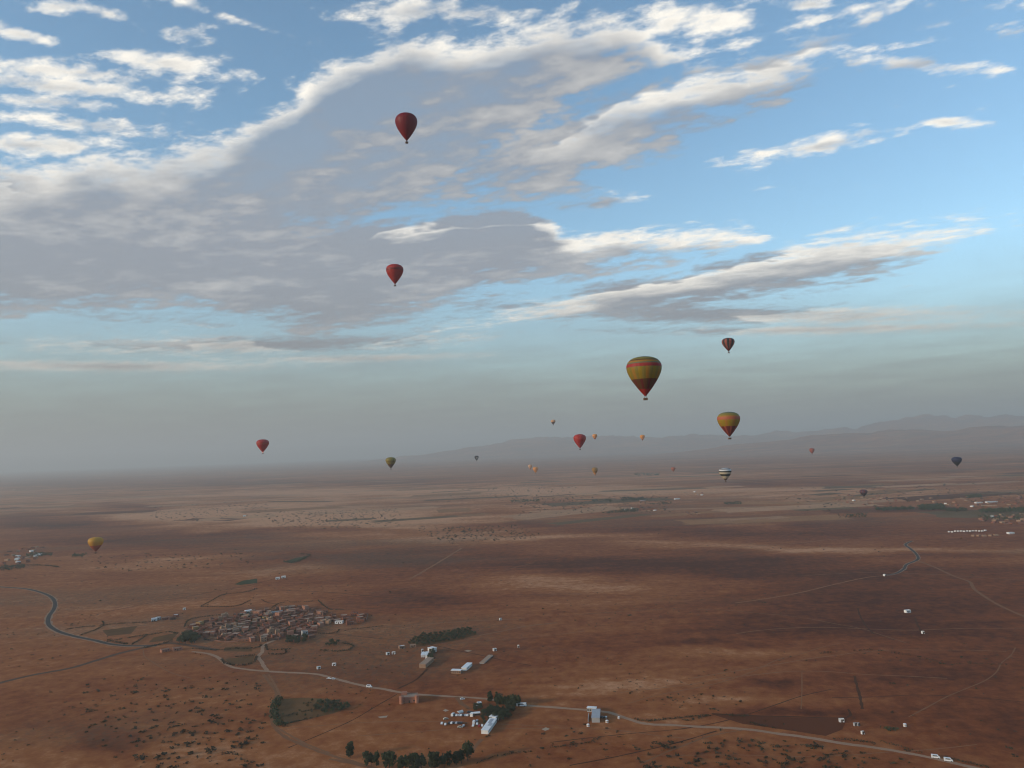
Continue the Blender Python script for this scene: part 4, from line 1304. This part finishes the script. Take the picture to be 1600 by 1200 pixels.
cars = {p: Kind([vehicle("car", p)]) for p in ("white", "silver", "dark", "red", "beige")}
vans = Kind([vehicle("minivan", "white")])
def park(px, py, rz, paint, label, grp):
    if paint == "van":
        vans.place(0, G(px, py), rz, (1, 1, 1), label, grp)
    else:
        cars[paint].place(0, G(px, py), rz, (1, 1, 1), label, grp)
NAMEV = lambda p: "white minivan" if p == "van" else p + " car"
for i, (px, p) in enumerate([(708, "van"), (711, "dark"), (714, "white"), (717.6, "silver"), (721, "white"), (724.8, "dark"), (727.8, "silver"), (730.8, "white")]):
    park(px, 1118.4, 1.25 + rv.gauss(0, .06), p, "%s, %s from the left in the car park's back row" % (NAMEV(p), ORD[i]), "back row of parked cars")
for i, (px, p) in enumerate([(702.4, "dark"), (706, "white"), (709.6, "dark"), (713.4, "silver"), (717.2, "dark"), (720.8, "dark")]):
    park(px, 1130.5, 1.35 + rv.gauss(0, .08), p, "%s, %s from the left in the car park's front row" % (NAMEV(p), ORD[i]), "front row of parked cars")
for px, py, rz, p, lab in [(690.5, 1131, 1.5, "white", "white car at the left end of the car park"), (696, 1132.5, 1.5, "white", "white car just left of the front row"), (696.5, 1124, .4, "beige", "beige car left between the two rows"),
                           (724.5, 1134.5, 1.5, "silver", "silver car at the right end of the front row"), (719, 1137, .1, "beige", "beige car below the right end of the front row"), (740.5, 1130, 1.5, "van", "white minivan in the group left of the long hall"),
                           (745.5, 1127, 1.4, "silver", "silver car at the top of the group by the hall"), (745.5, 1132, 1.5, "white", "white car in the middle of the group by the hall"), (739.5, 1134.5, 1.4, "white", "white car at the lower left of the group by the hall"),
                           (749, 1135, 1.5, "red", "red car in the group by the hall"), (753.5, 1134.5, 1.5, "white", "white car nearest the long hall's wall"), (733.5, 1113.5, 0.1, "dark", "dark car between the tent and the white hut"),
                           (736, 1113.8, .1, "dark", "second dark car between the tent and the white hut"), (722.5, 1093, .1, "white", "white car parked just below the dirt road"), (514, 1061, -.2, "white", "white car leading on the dirt road below the village"),
                           (520.5, 1061.5, -.2, "white", "white car following on the dirt road below the village"), (577, 1074, -.2, "van", "white minivan driving on the dirt road above the hedged plot"),
                           (945, 1122, .2, "dark", "dark car beside the workshop"), (941, 1121.5, .2, "dark", "dark car between workshop and tank"), (1462, 1184.5, -.35, "van", "leading white minivan on the lower right road"), (1482, 1189.5, -.35, "van", "second white minivan on the lower right road")]:
    park(px, py, rz, p, lab, None)
bus = vehicle("bus", "white")
one(815, 1103.5, bus, -.12, "white coach on the dirt road right of the roadside trees", (.8, 1, .9))

# ================================================================== hot air balloons
FAB = {"crimson": (0.20, 0.006, 0.012), "red": (0.38, 0.028, 0.020), "scarlet": (0.44, 0.034, 0.026), "yellow": (0.33, 0.225, 0.014), "gold": (0.38, 0.19, 0.022), "olive": (0.22, 0.185, 0.030), "maroon": (0.16, 0.022, 0.016),
       "brown": (0.13, 0.055, 0.018), "orange": (0.80, 0.33, 0.07), "cream": (0.62, 0.54, 0.38), "white": (0.74, 0.73, 0.70), "charcoal": (0.030, 0.030, 0.026), "navy": (0.030, 0.032, 0.075), "purple": (0.085, 0.040, 0.062), "khaki": (0.26, 0.20, 0.030),
       "amber": (0.62, 0.32, 0.035), "peach": (0.72, 0.40, 0.20), "rust": (0.45, 0.12, 0.05), "brick": (0.36, 0.085, 0.05), "sage": (0.16, 0.17, 0.08)}
M_fab = {k: material("nylon_" + k, c, 0.55, 0.06, 0.25, trans=0.22, spec=0.3) for k, c in FAB.items()}
M_wicker = material("wicker", (0.16, 0.085, 0.042), 0.85, 0.25, 4.0)
M_suede = material("basket_rim_suede", (0.09, 0.050, 0.032), 0.8)
M_steel = material("burner_steel", (0.35, 0.35, 0.36), 0.35, metallic=0.8)
M_cable = material("steel_cable", (0.10, 0.10, 0.10), 0.5, metallic=0.5)
M_pale_top = material("crown_line_tape", (0.12, 0.11, 0.10), 0.7)

PROFILE = [(.040, 0), (.108, .08), (.182, .17), (.250, .265), (.316, .36), (.375, .45), (.425, .54), (.463, .625), (.488, .705), (.499, .775), (.499, .83), (.487, .885), (.460, .94), (.418, .99), (.36, 1.035), (.28, 1.07), (.19, 1.093), (.10, 1.106), (.05, 1.109)]

def env_radius(t):
    """profile resampled by height fraction 0..1, measured along the arc so the crown stays round"""
    return t

def balloon(name, dia, ratio, bands, label, px, py_mouth, width_px, gores=24, stripes=None, skirt=None, lit=False, yaw=0.0, basket=1.0, tilt=0.0):
    """bands: list of (upper height fraction, fabric or [alternating fabrics]) from mouth to crown"""
    d = ray(px, py_mouth)
    fwd = CAM_M @ Vector((0, 0, -1))
    depth = dia * 1200.0 / width_px
    mouth = Vector((0, 0, CAM_H)) + d * (depth / d.dot(fwd))
    sub = 3
    n = gores * sub
    H = 1.109
    prof = []
    for i in range(len(PROFILE) - 1):              # refine the profile
        (r0, z0), (r1, z1) = PROFILE[i], PROFILE[i + 1]
        for k in range(3):
            prof.append((r0 + (r1 - r0) * k / 3, z0 + (z1 - z0) * k / 3))
    prof.append(PROFILE[-1])
    prof.append((0.004, 1.1105))
    used = []
    def midx(f):
        if f not in used:
            used.append(f)
        return used.index(f)
    vs, fs, fm = [], [], []
    for r, z in prof:
        for i in range(n):
            t = 2 * math.pi * i / n
            ph = (i % sub) / sub
            bulge = 1 + 0.022 * math.sin(math.pi * ph) * min(1, r / .2)
            vs.append((dia * r * bulge * math.cos(t), dia * r * bulge * math.sin(t), dia * z * ratio / H))
    for k in range(len(prof) - 1):
        tm = (prof[k][1] + prof[k + 1][1]) / 2 / H
        fab = bands[-1][1]
        for up, f in bands:
            if tm <= up:
                fab = f
                break
        for i in range(n):
            j = (i + 1) % n
            fs.append((k * n + i, k * n + j, (k + 1) * n + j, (k + 1) * n + i))
            ff = fab if isinstance(fab, str) else fab[(i // sub) % len(fab)]
            fm.append(midx(ff))
    bh = 1.3 * basket
    gap = dia * 0.085
    root = empty(name, mouth - Vector((0, 0, gap + bh)), yaw)
    root["category"] = "hot air balloon"
    root["label"] = label
    root["group"] = "hot air balloons over the plain"
    up = gap + bh
    env = mesh_obj("envelope", vs, fs, [M_fab[f] for f in used], root, fm, True)
    env.location = (0, 0, up)
    ring = MB()
    ring.lathe([(dia * .052, 0), (dia * .056, .12), (dia * .048, .2)], 24)
    ring.obj("crown_ring", M_pale_top, env).location = (0, 0, dia * ratio - .12)
    sk = MB()
    r0 = dia * .040
    sk.lathe([(r0 * .86, -gap * .22), (r0 * .95, -gap * .1), (r0 * 1.0, .05)], gores)
    sk.obj("skirt", M_fab[skirt or (bands[0][1] if isinstance(bands[0][1], str) else bands[0][1][0])], root, True).location = (0, 0, up)
    bl, bw = 1.2 * basket, 0.85 * basket
    for sx in (-1, 1):
        for sy in (-1, 1):
            c = MB()
            c.tube((sx * bl * .92, sy * bw * .9, bh), (sx * .55, sy * .45, bh + gap * .42), .05, .05, 5)
            c.tube((sx * .55, sy * .45, bh + gap * .42), (sx * r0 * .6, sy * r0 * .6, up), .035, .03, 5)
            c.obj("load_cable", M_cable, root)
    fr = MB()
    for a, b in (((-.6, -.5), (.6, -.5)), ((.6, -.5), (.6, .5)), ((.6, .5), (-.6, .5)), ((-.6, .5), (-.6, -.5))):
        fr.tube((a[0], a[1], bh + gap * .42), (b[0], b[1], bh + gap * .42), .05, .05, 6)
    fr.obj("burner_frame", M_steel, root)
    for sx in (-1, 1):
        bu = MB()
        bu.lathe([(.10, 0), (.20, .1), (.22, .45), (.17, .5), (.02, .3)], 10, 0, (sx * .28, 0, bh + gap * .42 - .1))
        bu.obj("burner", M_steel, root)
    ba = MB()
    ba.box(-bl * .96, bl * .96, -bw * .96, bw * .96, 0, .08)
    for x0, x1, y0, y1 in ((-bl, bl, -bw, -bw + .08), (-bl, bl, bw - .08, bw), (-bl, -bl + .08, -bw + .08, bw - .08), (bl - .08, bl, -bw + .08, bw - .08), (-.04, .04, -bw + .08, bw - .08)):
        ba.box(x0, x1, y0, y1, .084, bh)
    bk = ba.obj("basket", M_wicker, root)
    rm = MB()
    for x0, x1, y0, y1 in ((-bl - .06, bl + .06, -bw - .06, -bw + .1), (-bl - .06, bl + .06, bw - .1, bw + .06), (-bl - .06, -bl + .1, -bw + .1, bw - .1), (bl - .1, bl + .06, -bw + .1, bw - .1)):
        rm.box(x0, x1, y0, y1, bh + .003, bh + .12)
    rm.obj("rim", M_suede, bk)
    if lit:
        fl = MB()
        fl.lathe([(.02, 0), (.26, .35), (.34, .9), (.24, 1.7), (.10, 2.3), (.01, 2.7)], 10, 0, (-.28, 0, bh + gap * .42 + .35))
        m = bpy.data.materials.new("burner_flame")
        m.use_nodes = True
        t = m.node_tree
        t.nodes.clear()
        e = t.nodes.new("ShaderNodeEmission")
        e.inputs[0].default_value = (1.0, 0.62, 0.42, 1)
        e.inputs[1].default_value = 14.0
        o = t.nodes.new("ShaderNodeOutputMaterial")
        t.links.new(e.outputs[0], o.inputs[0])
        fl.obj("flame", m, root)
    return root

HB = "hot_air_balloon"
balloon(HB, 20, 1.24, [(.5, "crimson"), (1, "crimson")], "deep crimson balloon, highest of all in the sky", 635.5, 219, 34, basket=1.0, yaw=.5)
balloon(HB, 20, 1.15, [(.66, "red"), (.70, "maroon"), (.73, "red"), (.76, "maroon"), (1, "scarlet")], "red balloon with dark bands, second highest, below the crimson one", 617.3, 443.2, 26.6, yaw=.2)
balloon(HB, 22, 1.13, [(.14, "red"), (.40, ["maroon", "brown", "brown"]), (.69, ["gold", "khaki", "yellow", "khaki"]), (.715, "olive"), (.80, "red"), (.835, "sage"), (.88, "gold"), (.905, "brown"), (.95, "khaki"), (1, "sage")],
        "largest balloon, yellow and green with red bands and red base", 1008.4, 617.6, 54, yaw=.15, gores=28)
balloon(HB, 19, 1.07, [(.25, "maroon"), (.75, ["charcoal", "brick", "charcoal", "brick"]), (.92, ["charcoal", "brick"]), (1, "charcoal")], "black balloon with brick-red pattern, above the yellow striped ones", 1138.6, 548.6, 19.4, gores=16, yaw=.3)
balloon(HB, 20, 1.10, [(.40, ["maroon", "brick", "maroon"]), (.68, ["yellow", "yellow", "gold"]), (.80, "rust"), (.84, "gold"), (.93, "khaki"), (1, "sage")], "yellow balloon with rust bands and maroon base, right of the largest", 1140, 681.3, 34.4, yaw=.4)
balloon(HB, 19, 1.04, [(.15, "brown"), (.36, "cream"), (.50, "charcoal"), (.66, "cream"), (.76, "charcoal"), (.88, "white"), (.94, "charcoal"), (1, "white")], "cream and black horizontally striped balloon low over the plain", 1133.8, 750.6, 18.8)
balloon(HB, 20, 1.13, [(1, "scarlet")], "plain red balloon in front of the central hills", 906.4, 700, 19.2)
balloon(HB, 20, 1.1, [(.5, "brown"), (1, "peach")], "tiny tan balloon highest above the central hills", 864.6, 663.6, 7.3)
balloon(HB, 20, 1.15, [(.25, "rust"), (1, "orange")], "small orange balloon just right of the plain red one", 929.6, 686.8, 7.6)
balloon(HB, 20, 1.15, [(.2, "rust"), (1, "orange")], "small orange balloon right of centre at ridge height", 1004, 688, 7.6)
balloon(HB, 20, 1.25, [(.2, "rust"), (1, "peach")], "upper left of the two tiny orange balloons side by side", 828.6, 733.5, 6.2)
balloon(HB, 20, 1.1, [(1, "orange")], "lower right of the two tiny orange balloons side by side", 837, 738.6, 8.2)
balloon(HB, 20, 1.3, [(.3, "orange"), (1, "gold")], "golden orange balloon low below the plain red one", 929.8, 742, 9.0)
balloon(HB, 20, 1.0, [(1, "rust")], "dull rust balloon low on the plain left of the striped one", 1052.2, 737, 7.2)
balloon(HB, 20, 1.05, [(.6, "scarlet"), (.66, "rust"), (.72, "red"), (1, "scarlet")], "red balloon at the left with its burner flame lit", 410.6, 706.2, 18.8, lit=True)
balloon(HB, 20, 1.08, [(.35, "brown"), (.60, "khaki"), (.64, "brown"), (1, "khaki")], "olive yellow balloon just above the horizon left of centre", 610.8, 731.3, 15.7)
balloon(HB, 20, 1.15, [(.3, "charcoal"), (.7, ["charcoal", "white", "charcoal", "charcoal"]), (1, "charcoal")], "tiny dark and white balloon left of the central hills", 744.8, 719.6, 6.6, gores=12)
balloon(HB, 20, 1.12, [(1, "brick")], "small brick red balloon in front of the right hills", 1269, 709, 7.8)
balloon(HB, 20, 0.98, [(.5, ["purple", "charcoal"]), (1, ["purple", "maroon"])], "dark purple balloon low above the far hamlet", 1349.8, 776, 11.5, gores=16)
balloon(HB, 20, 0.98, [(.4, "charcoal"), (1, "navy")], "dark blue balloon near the right edge", 1495.6, 728, 14.4)
balloon(HB, 20, 1.02, [(.30, "brick"), (.42, "rust"), (.8, "amber"), (1, "amber")], "golden yellow balloon with red base low at the left", 149.4, 861.5, 21.8)
